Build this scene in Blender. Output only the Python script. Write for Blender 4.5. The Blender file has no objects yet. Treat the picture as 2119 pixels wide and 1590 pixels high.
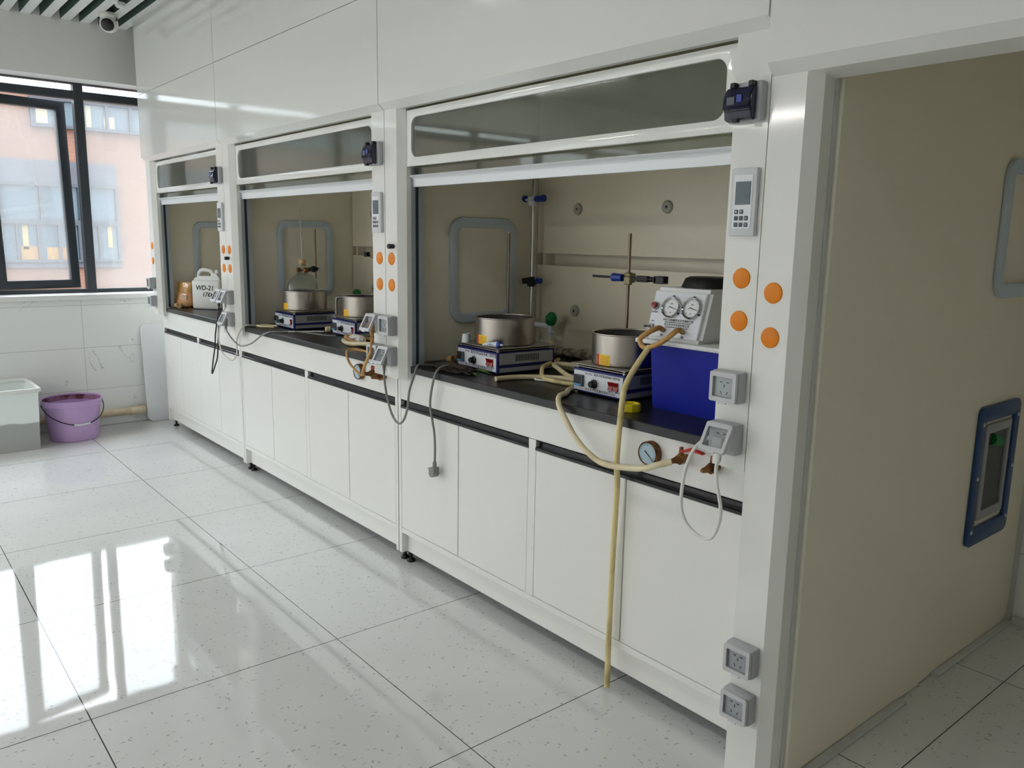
import bpy, bmesh, math, random
from mathutils import Vector, Matrix
random.seed(7)
S = bpy.context.scene
C = S.collection
PI = math.pi
R = math.radians

# ------------------------------------------------------------------ materials
def lin(c):
    return tuple((v/255/12.92) if v/255 <= .04045 else ((v/255+.055)/1.055)**2.4 for v in c)

def mat(name, rgb, rough=.5, metal=0., spec=.5, coat=0., trans=0., ior=1.5, alpha=1., emit=None, bump=None, sub=0.):
    m = bpy.data.materials.new(name); m.use_nodes = True
    nt = m.node_tree; b = nt.nodes['Principled BSDF']
    b.inputs['Base Color'].default_value = (*lin(rgb), 1)
    b.inputs['Roughness'].default_value = rough
    b.inputs['Metallic'].default_value = metal
    b.inputs['Specular IOR Level'].default_value = spec
    b.inputs['Coat Weight'].default_value = coat
    b.inputs['Coat Roughness'].default_value = .05
    b.inputs['Transmission Weight'].default_value = trans
    b.inputs['IOR'].default_value = ior
    b.inputs['Alpha'].default_value = alpha
    if sub:
        b.inputs['Subsurface Weight'].default_value = sub
        b.inputs['Subsurface Radius'].default_value = (.02, .02, .02)
    if emit:
        b.inputs['Emission Color'].default_value = (*lin(emit[0]), 1)
        b.inputs['Emission Strength'].default_value = emit[1]
    if bump:
        scale, strength, dist = bump
        tc = nt.nodes.new('ShaderNodeTexCoord')
        n = nt.nodes.new('ShaderNodeTexNoise'); n.inputs['Scale'].default_value = scale
        n.inputs['Detail'].default_value = 2
        bp = nt.nodes.new('ShaderNodeBump'); bp.inputs['Strength'].default_value = strength; bp.inputs['Distance'].default_value = dist
        nt.links.new(tc.outputs['Object'], n.inputs['Vector'])
        nt.links.new(n.outputs['Fac'], bp.inputs['Height']); nt.links.new(bp.outputs['Normal'], b.inputs['Normal'])
    return m

def bsdf(m): return m.node_tree.nodes['Principled BSDF']

def noise_tint(m, rgb2, scale=6, lo=.45, hi=.65, detail=4, coord='Object', stretch=(1, 1, 1)):
    """mottle the base colour between its own colour and rgb2"""
    nt = m.node_tree; b = bsdf(m)
    base = tuple(b.inputs['Base Color'].default_value)
    tc = nt.nodes.new('ShaderNodeTexCoord'); mp = nt.nodes.new('ShaderNodeMapping'); mp.inputs['Scale'].default_value = stretch
    n = nt.nodes.new('ShaderNodeTexNoise'); n.inputs['Scale'].default_value = scale; n.inputs['Detail'].default_value = detail
    r = nt.nodes.new('ShaderNodeValToRGB')
    r.color_ramp.elements[0].position = lo; r.color_ramp.elements[0].color = base
    r.color_ramp.elements[1].position = hi; r.color_ramp.elements[1].color = (*lin(rgb2), 1)
    L = nt.links.new
    L(tc.outputs[coord], mp.inputs['Vector']); L(mp.outputs['Vector'], n.inputs['Vector']); L(n.outputs['Fac'], r.inputs['Fac']); L(r.outputs['Color'], b.inputs['Base Color'])
    return m

def pane_mat(name, tint, refl=1.0, haze=0., haze_rgb=(255, 255, 255), rough=.0, streak=False, fior=1.5, edge=5):
    """thin glazing: see-through, fresnel mirror and a thin haze, dust on the windows"""
    m = bpy.data.materials.new(name); m.use_nodes = True; nt = m.node_tree; nt.nodes.clear(); L = nt.links.new
    out = nt.nodes.new('ShaderNodeOutputMaterial')
    tr = nt.nodes.new('ShaderNodeBsdfTransparent'); tr.inputs['Color'].default_value = (*lin(tint), 1)
    gl = nt.nodes.new('ShaderNodeBsdfGlossy'); gl.inputs['Roughness'].default_value = rough; gl.inputs['Color'].default_value = (refl, refl, refl, 1)
    lw = nt.nodes.new('ShaderNodeLayerWeight'); lw.inputs['Blend'].default_value = .5      # facing = 1-cos, the same from both sides
    pw = nt.nodes.new('ShaderNodeMath'); pw.operation = 'POWER'; pw.inputs[1].default_value = edge; L(lw.outputs['Facing'], pw.inputs[0])
    f0 = ((fior-1)/(fior+1))**2
    fr = nt.nodes.new('ShaderNodeMath'); fr.operation = 'MULTIPLY_ADD'; fr.inputs[1].default_value = 1-f0; fr.inputs[2].default_value = f0; L(pw.outputs[0], fr.inputs[0])
    mx = nt.nodes.new('ShaderNodeMixShader')
    L(fr.outputs[0], mx.inputs['Fac']); L(tr.outputs[0], mx.inputs[1]); L(gl.outputs[0], mx.inputs[2])
    last = mx
    if haze:
        df = nt.nodes.new('ShaderNodeBsdfDiffuse'); df.inputs['Color'].default_value = (*lin(haze_rgb), 1)
        tl = nt.nodes.new('ShaderNodeBsdfTranslucent'); tl.inputs['Color'].default_value = (*lin(haze_rgb), 1)
        m2 = nt.nodes.new('ShaderNodeMixShader'); m2.inputs['Fac'].default_value = .6
        L(df.outputs[0], m2.inputs[1]); L(tl.outputs[0], m2.inputs[2])
        m3 = nt.nodes.new('ShaderNodeMixShader'); m3.inputs['Fac'].default_value = haze
        L(mx.outputs[0], m3.inputs[1]); L(m2.outputs[0], m3.inputs[2]); last = m3
        if streak:
            tc = nt.nodes.new('ShaderNodeTexCoord'); mp = nt.nodes.new('ShaderNodeMapping'); mp.inputs['Scale'].default_value = (90, 90, 30)
            n = nt.nodes.new('ShaderNodeTexNoise'); n.inputs['Scale'].default_value = 2; n.inputs['Detail'].default_value = 8; n.inputs['Roughness'].default_value = .75
            rm = nt.nodes.new('ShaderNodeMapRange'); rm.inputs['From Min'].default_value = .38; rm.inputs['From Max'].default_value = .72
            rm.inputs['To Min'].default_value = haze*.75; rm.inputs['To Max'].default_value = haze*1.35
            L(tc.outputs['Object'], mp.inputs['Vector']); L(mp.outputs['Vector'], n.inputs['Vector']); L(n.outputs['Fac'], rm.inputs['Value']); L(rm.outputs['Result'], m3.inputs['Fac'])
    L(last.outputs[0], out.inputs['Surface'])
    return m

M = {}
M['white'] = mat('white enamel steel', (228, 229, 224), .08, spec=.5, bump=(14, .025, .004))
M['whitebase'] = mat('white laminate', (230, 230, 226), .3, bump=(30, .03, .001))
M['cream'] = mat('cream liner board', (235, 229, 211), .42)
M['baffle'] = mat('cream baffle board', (236, 227, 206), .38)
M['blacktop'] = noise_tint(mat('black epoxy worktop', (26, 26, 28), .33, spec=.45), (44, 42, 42), 14, .5, .8)
M['black'] = mat('black extrusion', (14, 14, 17), .28)
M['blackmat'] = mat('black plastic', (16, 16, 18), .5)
M['alu'] = mat('white aluminium', (226, 229, 232), .25)
M['track'] = mat('grey aluminium track', (160, 170, 176), .35, metal=.3)
M['darkslot'] = mat('dark groove', (38, 48, 54), .5)
M['bluegrey'] = mat('blue grey plastic trim', (190, 203, 214), .35)
M['greyplastic'] = mat('grey socket plastic', (176, 178, 182), .4)
M['palegrey'] = mat('pale grey plastic', (204, 207, 209), .4)
M['knobgrey'] = mat('grey fixing disc', (168, 166, 154), .5)
M['lidgrey'] = mat('grey lid plastic', (192, 194, 196), .4)
M['faceplate'] = mat('socket faceplate', (205, 206, 205), .4)
M['smoke'] = mat('smoked navy cover', (34, 38, 62), .1, alpha=.88)
M['screen'] = mat('lcd screen', (84, 98, 106), .15)
M['button'] = mat('grey buttons', (86, 90, 98), .5)
M['orange'] = mat('orange caps', (226, 130, 0), .35, spec=.3)
M['steel'] = noise_tint(mat('brushed stainless steel', (190, 184, 176), .3, metal=1.), (148, 140, 132), 9, .35, .75, stretch=(1, 1, .15))
M['steelin'] = mat('dull steel inside', (130, 128, 125), .45, metal=1.)
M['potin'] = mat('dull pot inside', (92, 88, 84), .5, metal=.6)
M['plate'] = mat('bare steel plate', (196, 192, 184), .35, metal=.9)
M['chrome'] = mat('chrome', (200, 200, 200), .14, metal=1.)
M['bronze'] = mat('dark bronzed rod', (132, 116, 100), .28, metal=.9)
M['brass'] = noise_tint(mat('tarnished brass', (148, 104, 62), .45, metal=.75), (92, 62, 40), 40)
M['olive'] = mat('olive brass', (126, 116, 84), .4, metal=.6)
M['red'] = mat('red enamel', (190, 40, 34), .35)
M['redswitch'] = mat('red rocker', (140, 16, 20), .2)
M['bluelever'] = mat('blue plastic knob', (22, 52, 150), .35)
M['navy'] = mat('navy paint', (24, 26, 104), .4)
M['panelgrey'] = mat('grey painted steel', (156, 158, 160), .45)
M['panelwhite'] = mat('white front label', (222, 226, 232), .35)
M['ink'] = mat('black ink', (22, 22, 26), .6)
M['inkred'] = mat('red ink', (190, 40, 30), .6)
M['dispblue'] = mat('display blue', (70, 150, 200), .3)
M['yellow'] = mat('yellow plastic', (214, 196, 20), .45)
M['labelyellow'] = mat('yellow label', (240, 205, 20), .45)
M['labelred'] = mat('red label', (206, 44, 24), .45)
M['bluetank'] = mat('blue tank plastic', (2, 26, 150), .5, spec=.25)
M['pumpwhite'] = mat('white abs', (222, 224, 224), .3)
M['dial'] = mat('gauge dial', (226, 228, 230), .35)
M['dialblue'] = mat('pale blue dial', (166, 190, 200), .35)
M['hose'] = noise_tint(mat('cream silicone hose', (226, 214, 178), .45), (196, 178, 132), 8, .45, .75)
M['hosedirty'] = noise_tint(mat('yellowed hose', (222, 206, 150), .45), (150, 128, 76), 14, .5, .72, stretch=(1, 1, .5))
M['amber'] = noise_tint(mat('amber rubber tube', (196, 150, 86), .4), (160, 116, 60), 14)
M['cablegrey'] = mat('grey cable', (128, 128, 126), .5)
M['cablewhite'] = mat('white cable', (226, 226, 220), .45)
M['cablebeige'] = mat('pale cable', (204, 200, 192), .5)
M['green'] = mat('green plastic', (10, 120, 60), .35)
M['pvc'] = noise_tint(mat('cream pvc pipe', (222, 208, 178), .45), (196, 178, 142), 8)
M['lilac'] = mat('lilac plastic', (178, 142, 196), .42)
M['cork'] = noise_tint(mat('cork', (206, 172, 124), .8), (150, 112, 70), 60)
M['rag'] = noise_tint(mat('brown rag', (70, 56, 46), .95, bump=(60, .8, .01)), (34, 28, 24), 30)
M['ragw'] = noise_tint(mat('dusty lagging', (168, 162, 142), .95, bump=(70, .8, .01)), (98, 92, 76), 40)
M['leaf'] = noise_tint(mat('green leaf', (120, 170, 50), .5), (60, 110, 30), 30)
M['pot_inner'] = mat('dark oil bath', (46, 44, 42), .35)
M['pet'] = mat('milky plastic', (226, 228, 224), .4, sub=.2)
M['bag'] = mat('clear bag of orange powder', (214, 152, 92), .3, coat=.6)
M['bagtop'] = mat('brown bag top', (190, 142, 72), .35, coat=.5)
M['paper'] = mat('paper label', (220, 190, 160), .7)
M['cctv'] = mat('cctv white', (216, 216, 206), .35)
M['lens'] = mat('black dome', (6, 6, 7), .08)
M['winframe'] = mat('dark window frame', (48, 54, 60), .4)
M['slat'] = mat('white slat', (214, 216, 214), .5)
M['flank'] = mat('shaded slat flank', (74, 92, 82), .6)  # shade between the slats, painted into the colour of their sides
M['void'] = mat('dark green plenum', (24, 42, 34), .9)
M['wallpaint'] = mat('white wall paint', (234, 234, 232), .6)
M['sill'] = mat('white stone sill', (232, 233, 232), .25)
M['glassware'] = pane_mat('glassware', (232, 238, 234), 1.0, haze=.05, fior=1.5, edge=3)
M['tubplastic'] = pane_mat('translucent bin', (225, 232, 232), .7, haze=.62, haze_rgb=(230, 238, 238), rough=.2)
def bin_mat():
    m = mat('milky bin plastic', (232, 237, 236), .35); nt = m.node_tree; b = bsdf(m); L = nt.links.new
    tc = nt.nodes.new('ShaderNodeTexCoord'); sp = nt.nodes.new('ShaderNodeSeparateXYZ'); L(tc.outputs['Object'], sp.inputs[0])
    nz = nt.nodes.new('ShaderNodeTexNoise'); nz.inputs['Scale'].default_value = 9; L(tc.outputs['Object'], nz.inputs['Vector'])
    a = nt.nodes.new('ShaderNodeMath'); a.operation = 'MULTIPLY_ADD'; a.inputs[1].default_value = .03; L(nz.outputs['Fac'], a.inputs[0]); L(sp.outputs['Z'], a.inputs[2])
    r = nt.nodes.new('ShaderNodeValToRGB'); r.color_ramp.elements[0].position = .196; r.color_ramp.elements[0].color = (*lin((168, 170, 168)), 1)
    r.color_ramp.elements[1].position = .204; r.color_ramp.elements[1].color = (*lin((232, 238, 237)), 1)
    L(a.outputs[0], r.inputs['Fac']); L(r.outputs['Color'], b.inputs['Base Color']); return m
M['binplastic'] = bin_mat()      # the grey contents show through up to their fill line
M['sludge'] = noise_tint(mat('grey contents', (150, 150, 148), .8), (120, 120, 116), 5)
M['clearcover'] = pane_mat('clear socket cover', (240, 242, 244), .8, haze=.06, rough=.1)
M['hoodglass'] = pane_mat('hood glass', (216, 220, 212), 1.0, haze=.10, rough=.04)  # haze stands in for reflections and the lit interior behind
M['windowglass'] = pane_mat('window glass', (244, 248, 250), 1.0, haze=.13, streak=True)
M['lamp'] = mat('lamp diffuser', (255, 255, 255), .5, emit=((255, 250, 240), 1.0))
M['lightgrey'] = mat('pale edging', (196, 198, 196), .4)

# floor: 0.8 m polished tiles, thin dark joints, flecks, mirror-like glaze that waves a little
def floor_mat():
    m = mat('polished floor tile', (205, 206, 204), .07, spec=.75); nt = m.node_tree; b = bsdf(m); N = nt.nodes.new; L = nt.links.new
    geo = N('ShaderNodeNewGeometry'); sep = N('ShaderNodeSeparateXYZ'); L(geo.outputs['Position'], sep.inputs[0])
    def mth(op, a, bb=None, c=None):
        n = N('ShaderNodeMath'); n.operation = op
        for i, v in enumerate((a, bb, c)):
            if v is None: continue
            if isinstance(v, (int, float)): n.inputs[i].default_value = v
            else: L(v, n.inputs[i])
        return n.outputs[0]
    def joint(ch, off, w):
        f = mth('FRACT', mth('DIVIDE', mth('ADD', sep.outputs[ch], off + 80), .8))
        d = mth('MINIMUM', f, mth('SUBTRACT', 1., f))
        return mth('LESS_THAN', d, w)
    j = mth('MAXIMUM', joint(0, 2.745, .0021), joint(1, .547, .0021))
    # flecks: two sizes of stretched voronoi cells, few of them kept
    def flecks(scale, keep, size, stretch):
        mp = N('ShaderNodeMapping'); mp.inputs['Scale'].default_value = stretch; mp.inputs['Rotation'].default_value = (0, 0, .5)
        v = N('ShaderNodeTexVoronoi'); v.inputs['Scale'].default_value = scale
        nz = N('ShaderNodeTexNoise'); nz.inputs['Scale'].default_value = 60
        wr = N('ShaderNodeVectorMath'); wr.operation = 'MULTIPLY_ADD'; wr.inputs[1].default_value = (.02, .02, 0)
        L(geo.outputs['Position'], nz.inputs['Vector']); L(nz.outputs['Color'], wr.inputs[0]); L(geo.outputs['Position'], wr.inputs[2])
        L(wr.outputs[0], mp.inputs['Vector']); L(mp.outputs[0], v.inputs['Vector'])
        sp = N('ShaderNodeSeparateColor'); L(v.outputs['Color'], sp.inputs[0])
        return mth('MULTIPLY', mth('LESS_THAN', v.outputs['Distance'], size), mth('LESS_THAN', sp.outputs[0], keep))
    fl = mth('MAXIMUM', flecks(84, .30, .22, (1, .5, 1)), flecks(50, .16, .19, (.55, 1.3, 1)))
    big = N('ShaderNodeTexNoise'); big.inputs['Scale'].default_value = 3.; big.inputs['Detail'].default_value = 6
    L(geo.outputs['Position'], big.inputs['Vector'])
    r = N('ShaderNodeValToRGB'); r.color_ramp.elements[0].color = (*lin((206, 208, 207)), 1); r.color_ramp.elements[1].color = (*lin((219, 220, 218)), 1)
    L(big.outputs['Fac'], r.inputs['Fac'])
    mx = N('ShaderNodeMix'); mx.data_type = 'RGBA'; mx.inputs['B'].default_value = (*lin((128, 128, 122)), 1)
    L(mth('MULTIPLY', fl, .55), mx.inputs['Factor']); L(r.outputs['Color'], mx.inputs['A'])
    mj = N('ShaderNodeMix'); mj.data_type = 'RGBA'; mj.inputs['B'].default_value = (*lin((58, 58, 56)), 1)
    L(j, mj.inputs['Factor']); L(mx.outputs['Result'], mj.inputs['A']); L(mj.outputs['Result'], b.inputs['Base Color'])
    wv = N('ShaderNodeTexNoise'); wv.inputs['Scale'].default_value = 7; wv.inputs['Detail'].default_value = 1
    L(geo.outputs['Position'], wv.inputs['Vector'])
    bp = N('ShaderNodeBump'); bp.inputs['Strength'].default_value = .03; bp.inputs['Distance'].default_value = .006
    L(wv.outputs['Fac'], bp.inputs['Height']); L(bp.outputs['Normal'], b.inputs['Normal'])
    rr = N('ShaderNodeMapRange'); rr.inputs['To Min'].default_value = .02; rr.inputs['To Max'].default_value = .06
    L(big.outputs['Fac'], rr.inputs['Value']); L(rr.outputs['Result'], b.inputs['Roughness'])
    return m
M['floor'] = floor_mat()

def walltile_mat():
    m = mat('white veined wall tile', (222, 223, 222), .15); nt = m.node_tree; b = bsdf(m); N = nt.nodes.new; L = nt.links.new
    geo = N('ShaderNodeNewGeometry'); sep = N('ShaderNodeSeparateXYZ'); L(geo.outputs['Position'], sep.inputs[0])
    def mth(op, a, bb=None):
        n = N('ShaderNodeMath'); n.operation = op
        for i, v in enumerate((a, bb)):
            if v is None: continue
            if isinstance(v, (int, float)): n.inputs[i].default_value = v
            else: L(v, n.inputs[i])
        return n.outputs[0]
    def joint(src, off, size, w):
        f = mth('FRACT', mth('DIVIDE', mth('ADD', src, off), size))
        return mth('LESS_THAN', mth('MINIMUM', f, mth('SUBTRACT', 1., f)), w)
    j = mth('MAXIMUM', joint(sep.outputs[2], .035+3.1, .31, .006), joint(mth('ADD', sep.outputs[0], sep.outputs[1]), 30.0+3.8, .62, .003))
    n = N('ShaderNodeTexNoise'); n.inputs['Scale'].default_value = 2.6; n.inputs['Detail'].default_value = 7; n.inputs['Distortion'].default_value = 1.2
    L(geo.outputs['Position'], n.inputs['Vector'])
    v = mth('LESS_THAN', mth('ABSOLUTE', mth('SUBTRACT', n.outputs['Fac'], .5)), .0032)
    n2 = N('ShaderNodeTexNoise'); n2.inputs['Scale'].default_value = 5; L(geo.outputs['Position'], n2.inputs['Vector'])
    v = mth('MULTIPLY', v, mth('GREATER_THAN', n2.outputs['Fac'], .57))
    mx = N('ShaderNodeMix'); mx.data_type = 'RGBA'; mx.inputs['A'].default_value = (*lin((234, 236, 235)), 1); mx.inputs['B'].default_value = (*lin((170, 170, 166)), 1)
    L(mth('MAXIMUM', mth('MULTIPLY', v, .6), mth('MULTIPLY', j, .7)), mx.inputs['Factor']); L(mx.outputs['Result'], b.inputs['Base Color'])
    return m
M['walltile'] = walltile_mat()

def facade_mat():
    m = mat('pink brick facade', (214, 160, 130), .85); nt = m.node_tree; b = bsdf(m); N = nt.nodes.new; L = nt.links.new
    geo = N('ShaderNodeNewGeometry'); mp = N('ShaderNodeMapping'); mp.inputs['Rotation'].default_value = (0, R(90), R(90)); L(geo.outputs['Position'], mp.inputs['Vector'])
    br = N('ShaderNodeTexBrick'); br.inputs['Scale'].default_value = 1.0; br.inputs['Brick Width'].default_value = .2; br.inputs['Row Height'].default_value = .05; br.inputs['Mortar Size'].default_value = .006
    sep = N('ShaderNodeSeparateXYZ'); L(geo.outputs['Position'], sep.inputs[0]); cb = N('ShaderNodeCombineXYZ'); L(sep.outputs[1], cb.inputs[0]); L(sep.outputs[2], cb.inputs[1])
    L(cb.outputs[0], br.inputs['Vector'])
    br.inputs['Color1'].default_value = (*lin((106, 76, 60)), 1); br.inputs['Color2'].default_value = (*lin((100, 70, 58)), 1); br.inputs['Mortar'].default_value = (*lin((90, 68, 58)), 1)
    L(br.outputs['Color'], b.inputs['Base Color'])
    return m
M['facade'] = facade_mat()
M['greyband'] = noise_tint(mat('grey render', (62, 64, 72), .8), (54, 56, 62), 1.5)
M['farglass'] = mat('far window glass', (58, 74, 84), .08, spec=.5)
M['farcurtain'] = mat('far yellow curtain', (128, 116, 80), .8)
M['farpale'] = mat('far pale blind', (132, 126, 108), .8)
M['fartan'] = mat('far tan panel', (122, 90, 48), .8)
M['farframe'] = mat('far window frame', (38, 44, 52), .5)
M['paving'] = noise_tint(mat('grey paving', (110, 108, 104), .9), (96, 94, 90), .5)

# ------------------------------------------------------------------ geometry helpers
def box(bm, x0, x1, y0, y1, z0, z1, bev=0., seg=2):
    v = [bm.verts.new((x, y, z)) for z in (z0, z1) for y in (y0, y1) for x in (x0, x1)]
    fs = [bm.faces.new([v[i] for i in q]) for q in ((0, 2, 3, 1), (4, 5, 7, 6), (0, 1, 5, 4), (2, 6, 7, 3), (0, 4, 6, 2), (1, 3, 7, 5))]
    if bev:
        es = list({e for f in fs for e in f.edges})
        bmesh.ops.bevel(bm, geom=es, offset=bev, segments=seg, profile=.5, affect='EDGES')
    return bm

def B(*a, **k):
    bm = bmesh.new(); box(bm, *a, **k); return bm

def prism(bm, pts, axis, a0, a1):
    """pts: 2-D outline; axis 'x' -> pts are (y,z), 'y' -> (x,z), 'z' -> (x,y)"""
    def p3(p, a):
        return {'x': (a, p[0], p[1]), 'y': (p[0], a, p[1]), 'z': (p[0], p[1], a)}[axis]
    lo = [bm.verts.new(p3(p, a0)) for p in pts]; hi = [bm.verts.new(p3(p, a1)) for p in pts]
    n = len(pts)
    bm.faces.new(lo); bm.faces.new(list(reversed(hi)))
    for i in range(n):
        bm.faces.new([lo[(i+1) % n], lo[i], hi[i], hi[(i+1) % n]])
    bmesh.ops.recalc_face_normals(bm, faces=bm.faces[:])
    return bm

def cyl(bm, p0, p1, r0, r1=None, seg=24, caps=True):
    r1 = r0 if r1 is None else r1
    p0, p1 = Vector(p0), Vector(p1); d = (p1-p0).normalized()
    a = d.orthogonal().normalized(); b = d.cross(a)
    l0 = [bm.verts.new(p0 + r0*(math.cos(t)*a + math.sin(t)*b)) for t in [2*PI*i/seg for i in range(seg)]]
    l1 = [bm.verts.new(p1 + r1*(math.cos(t)*a + math.sin(t)*b)) for t in [2*PI*i/seg for i in range(seg)]]
    for i in range(seg):
        bm.faces.new([l0[i], l0[(i+1) % seg], l1[(i+1) % seg], l1[i]])
    if caps:
        bm.faces.new(list(reversed(l0))); bm.faces.new(l1)
    return bm

def lathe(bm, prof, origin=(0, 0, 0), axis=(0, 0, 1), seg=40, sx=1., sy=1.):
    o = Vector(origin); d = Vector(axis).normalized(); a = d.orthogonal().normalized() if abs(d.z) < .999 else Vector((1, 0, 0)); b = d.cross(a)
    rings = []
    for r, z in prof:
        if r < 1e-6: rings.append([bm.verts.new(o + d*z)])
        else: rings.append([bm.verts.new(o + d*z + r*(sx*math.cos(2*PI*i/seg)*a + sy*math.sin(2*PI*i/seg)*b)) for i in range(seg)])
    for q, s in zip(rings, rings[1:]):
        for i in range(seg):
            j = (i+1) % seg
            if len(q) == 1 and len(s) == 1: continue
            if len(q) == 1: bm.faces.new([q[0], s[j], s[i]])
            elif len(s) == 1: bm.faces.new([q[i], q[j], s[0]])
            else: bm.faces.new([q[i], q[j], s[j], s[i]])
    bmesh.ops.recalc_face_normals(bm, faces=bm.faces[:])
    return bm

def smooth_path(pts, n=8):
    P = [Vector(p) for p in pts]
    if len(P) < 3: return P
    P = [P[0]*2-P[1]] + P + [P[-1]*2-P[-2]]; out = []
    for i in range(1, len(P)-2):
        for k in range(n):
            t = k/n; a, b, c, d = P[i-1], P[i], P[i+1], P[i+2]
            out.append(.5*((2*b) + (c-a)*t + (2*a-5*b+4*c-d)*t*t + (3*b-a-3*c+d)*t**3))
    out.append(P[-2]); return out

def tube(bm, pts, r, seg=12, n=8, smooth=True, hollow=False):
    P = smooth_path(pts, n) if smooth else [Vector(p) for p in pts]
    up = None; rings = []
    for i, p in enumerate(P):
        d = (P[min(i+1, len(P)-1)] - P[max(i-1, 0)]).normalized()
        if up is None: up = d.orthogonal().normalized()
        up = (up - d*up.dot(d)).normalized(); s = d.cross(up)
        rr = r(i/(len(P)-1)) if callable(r) else r
        rings.append([bm.verts.new(p + rr*(math.cos(2*PI*k/seg)*up + math.sin(2*PI*k/seg)*s)) for k in range(seg)])
    for q, w in zip(rings, rings[1:]):
        for k in range(seg):
            bm.faces.new([q[k], q[(k+1) % seg], w[(k+1) % seg], w[k]])
    bm.faces.new(list(reversed(rings[0]))); bm.faces.new(rings[-1])
    return bm

def rrect(x0, x1, y0, y1, r, n=8):
    out = []
    for cx, cy, a in ((x1-r, y1-r, 0), (x0+r, y1-r, 90), (x0+r, y0+r, 180), (x1-r, y0+r, 270)):
        for i in range(n+1):
            t = R(a + 90*i/n); out.append((cx + r*math.cos(t), cy + r*math.sin(t)))
    return out

def circle2(cx, cy, r, n=32):
    return [(cx + r*math.cos(2*PI*i/n), cy + r*math.sin(2*PI*i/n)) for i in range(n)]

def sheet(outer, holes, thick, plane, at, bev=0.):
    """flat plate with holes: plane 'xz' (faces -y, front at y=at) or 'yz' (faces +x, front at x=at)"""
    cu = bpy.data.curves.new('tmp', 'CURVE'); cu.dimensions = '2D'; cu.fill_mode = 'BOTH'; cu.extrude = thick/2 - bev; cu.bevel_depth = bev; cu.bevel_resolution = 1
    if bev: cu.offset = -bev
    for loop in [outer] + holes:
        sp = cu.splines.new('POLY'); sp.points.add(len(loop)-1)
        for p, q in zip(sp.points, loop): p.co = (q[0], q[1], 0, 1)
        sp.use_cyclic_u = True
    o = bpy.data.objects.new('tmp', cu); C.objects.link(o)
    bpy.context.view_layer.update()
    me = bpy.data.meshes.new_from_object(o.evaluated_get(bpy.context.evaluated_depsgraph_get()))
    bm = bmesh.new(); bm.from_mesh(me); bpy.data.objects.remove(o); bpy.data.curves.remove(cu); bpy.data.meshes.remove(me)
    for v in bm.verts:
        a, b, c = v.co
        v.co = (a, at + thick/2 - c, b) if plane == 'xz' else (at - thick/2 + c, a, b)
    bmesh.ops.remove_doubles(bm, verts=bm.verts[:], dist=1e-5)
    bmesh.ops.recalc_face_normals(bm, faces=bm.faces[:])
    return bm

def finish(bm, name, m, smooth=35):
    me = bpy.data.meshes.new(name); bm.to_mesh(me); bm.free()
    me.materials.append(m)
    if smooth:
        me.polygons.foreach_set('use_smooth', [True]*len(me.polygons)); me.set_sharp_from_angle(angle=R(smooth))
    return me

def obj(name, bm, m, parent=None, label=None, smooth=35, loc=None, rot=None):
    o = bpy.data.objects.new(name, finish(bm, name, m, smooth)); C.objects.link(o)
    if parent: o.parent = parent
    if loc: o.location = loc
    if rot: o.rotation_euler = rot
    if label: o['label'] = label
    return o

def empty(name, loc=(0, 0, 0), rz=0., rot=None):
    o = bpy.data.objects.new(name, None); C.objects.link(o); o.location = loc; o.rotation_euler = rot or (0, 0, rz); o.empty_display_size = .05
    return o

def tag(o, label, cat, group=None):
    o['label'] = label; o['category'] = cat
    if group: o['group'] = group
    return o

def struct(name, bm, m, parent=None, smooth=35):
    o = obj(name, bm, m, parent, smooth=smooth)
    if not parent: o['kind'] = 'structure'
    return o

def text_bm(lines, thick=.0004):
    """lines: (body, size, x, z, align, shear) -> mesh in the xz plane facing -y, front at y=0"""
    bm = bmesh.new()
    for body, size, x, z, al, sh in lines:
        cu = bpy.data.curves.new('t', 'FONT'); cu.body = body; cu.size = size; cu.align_x = al; cu.align_y = 'CENTER'; cu.shear = sh; cu.extrude = thick/2; cu.resolution_u = 3; cu.offset = size*.018 if sh >= .15 else 0
        o = bpy.data.objects.new('t', cu); C.objects.link(o); bpy.context.view_layer.update()
        me = bpy.data.meshes.new_from_object(o.evaluated_get(bpy.context.evaluated_depsgraph_get()))
        k = len(bm.verts); bm.from_mesh(me); bm.verts.ensure_lookup_table()
        for v in bm.verts[k:]: v.co = (v.co.x + x, -v.co.z, v.co.y + z)
        bpy.data.objects.remove(o); bpy.data.curves.remove(cu); bpy.data.meshes.remove(me)
    return bm

def shift(bm, dx=0, dy=0, dz=0):
    for v in bm.verts: v.co += Vector((dx, dy, dz))
    return bm

def xform(bm, mtx):
    bmesh.ops.transform(bm, matrix=mtx, verts=bm.verts[:]); return bm

# ------------------------------------------------------------------ the room
XW = -3.57      # inner face of the window wall
struct('floor', B(-4.0, 6.2, -8.2, 1.75, -.12, 0), M['floor'])
bm = B(-3.8, 6.2, -8.2, 1.75, 2.96, 3.06); ceil = struct('ceiling', bm, M['void'])
k = 0; y = -.075
while y > -8.0:
    if any(abs(y-q) < .105 for q in (-1.45, -3.1, -3.5, -6.45)): y -= .1195; continue      # the light rows take a slat's place
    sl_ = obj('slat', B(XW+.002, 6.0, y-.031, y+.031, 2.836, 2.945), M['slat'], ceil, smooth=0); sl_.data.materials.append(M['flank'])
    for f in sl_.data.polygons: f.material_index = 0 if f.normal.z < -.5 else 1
    y -= .1195; k += 1

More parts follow.
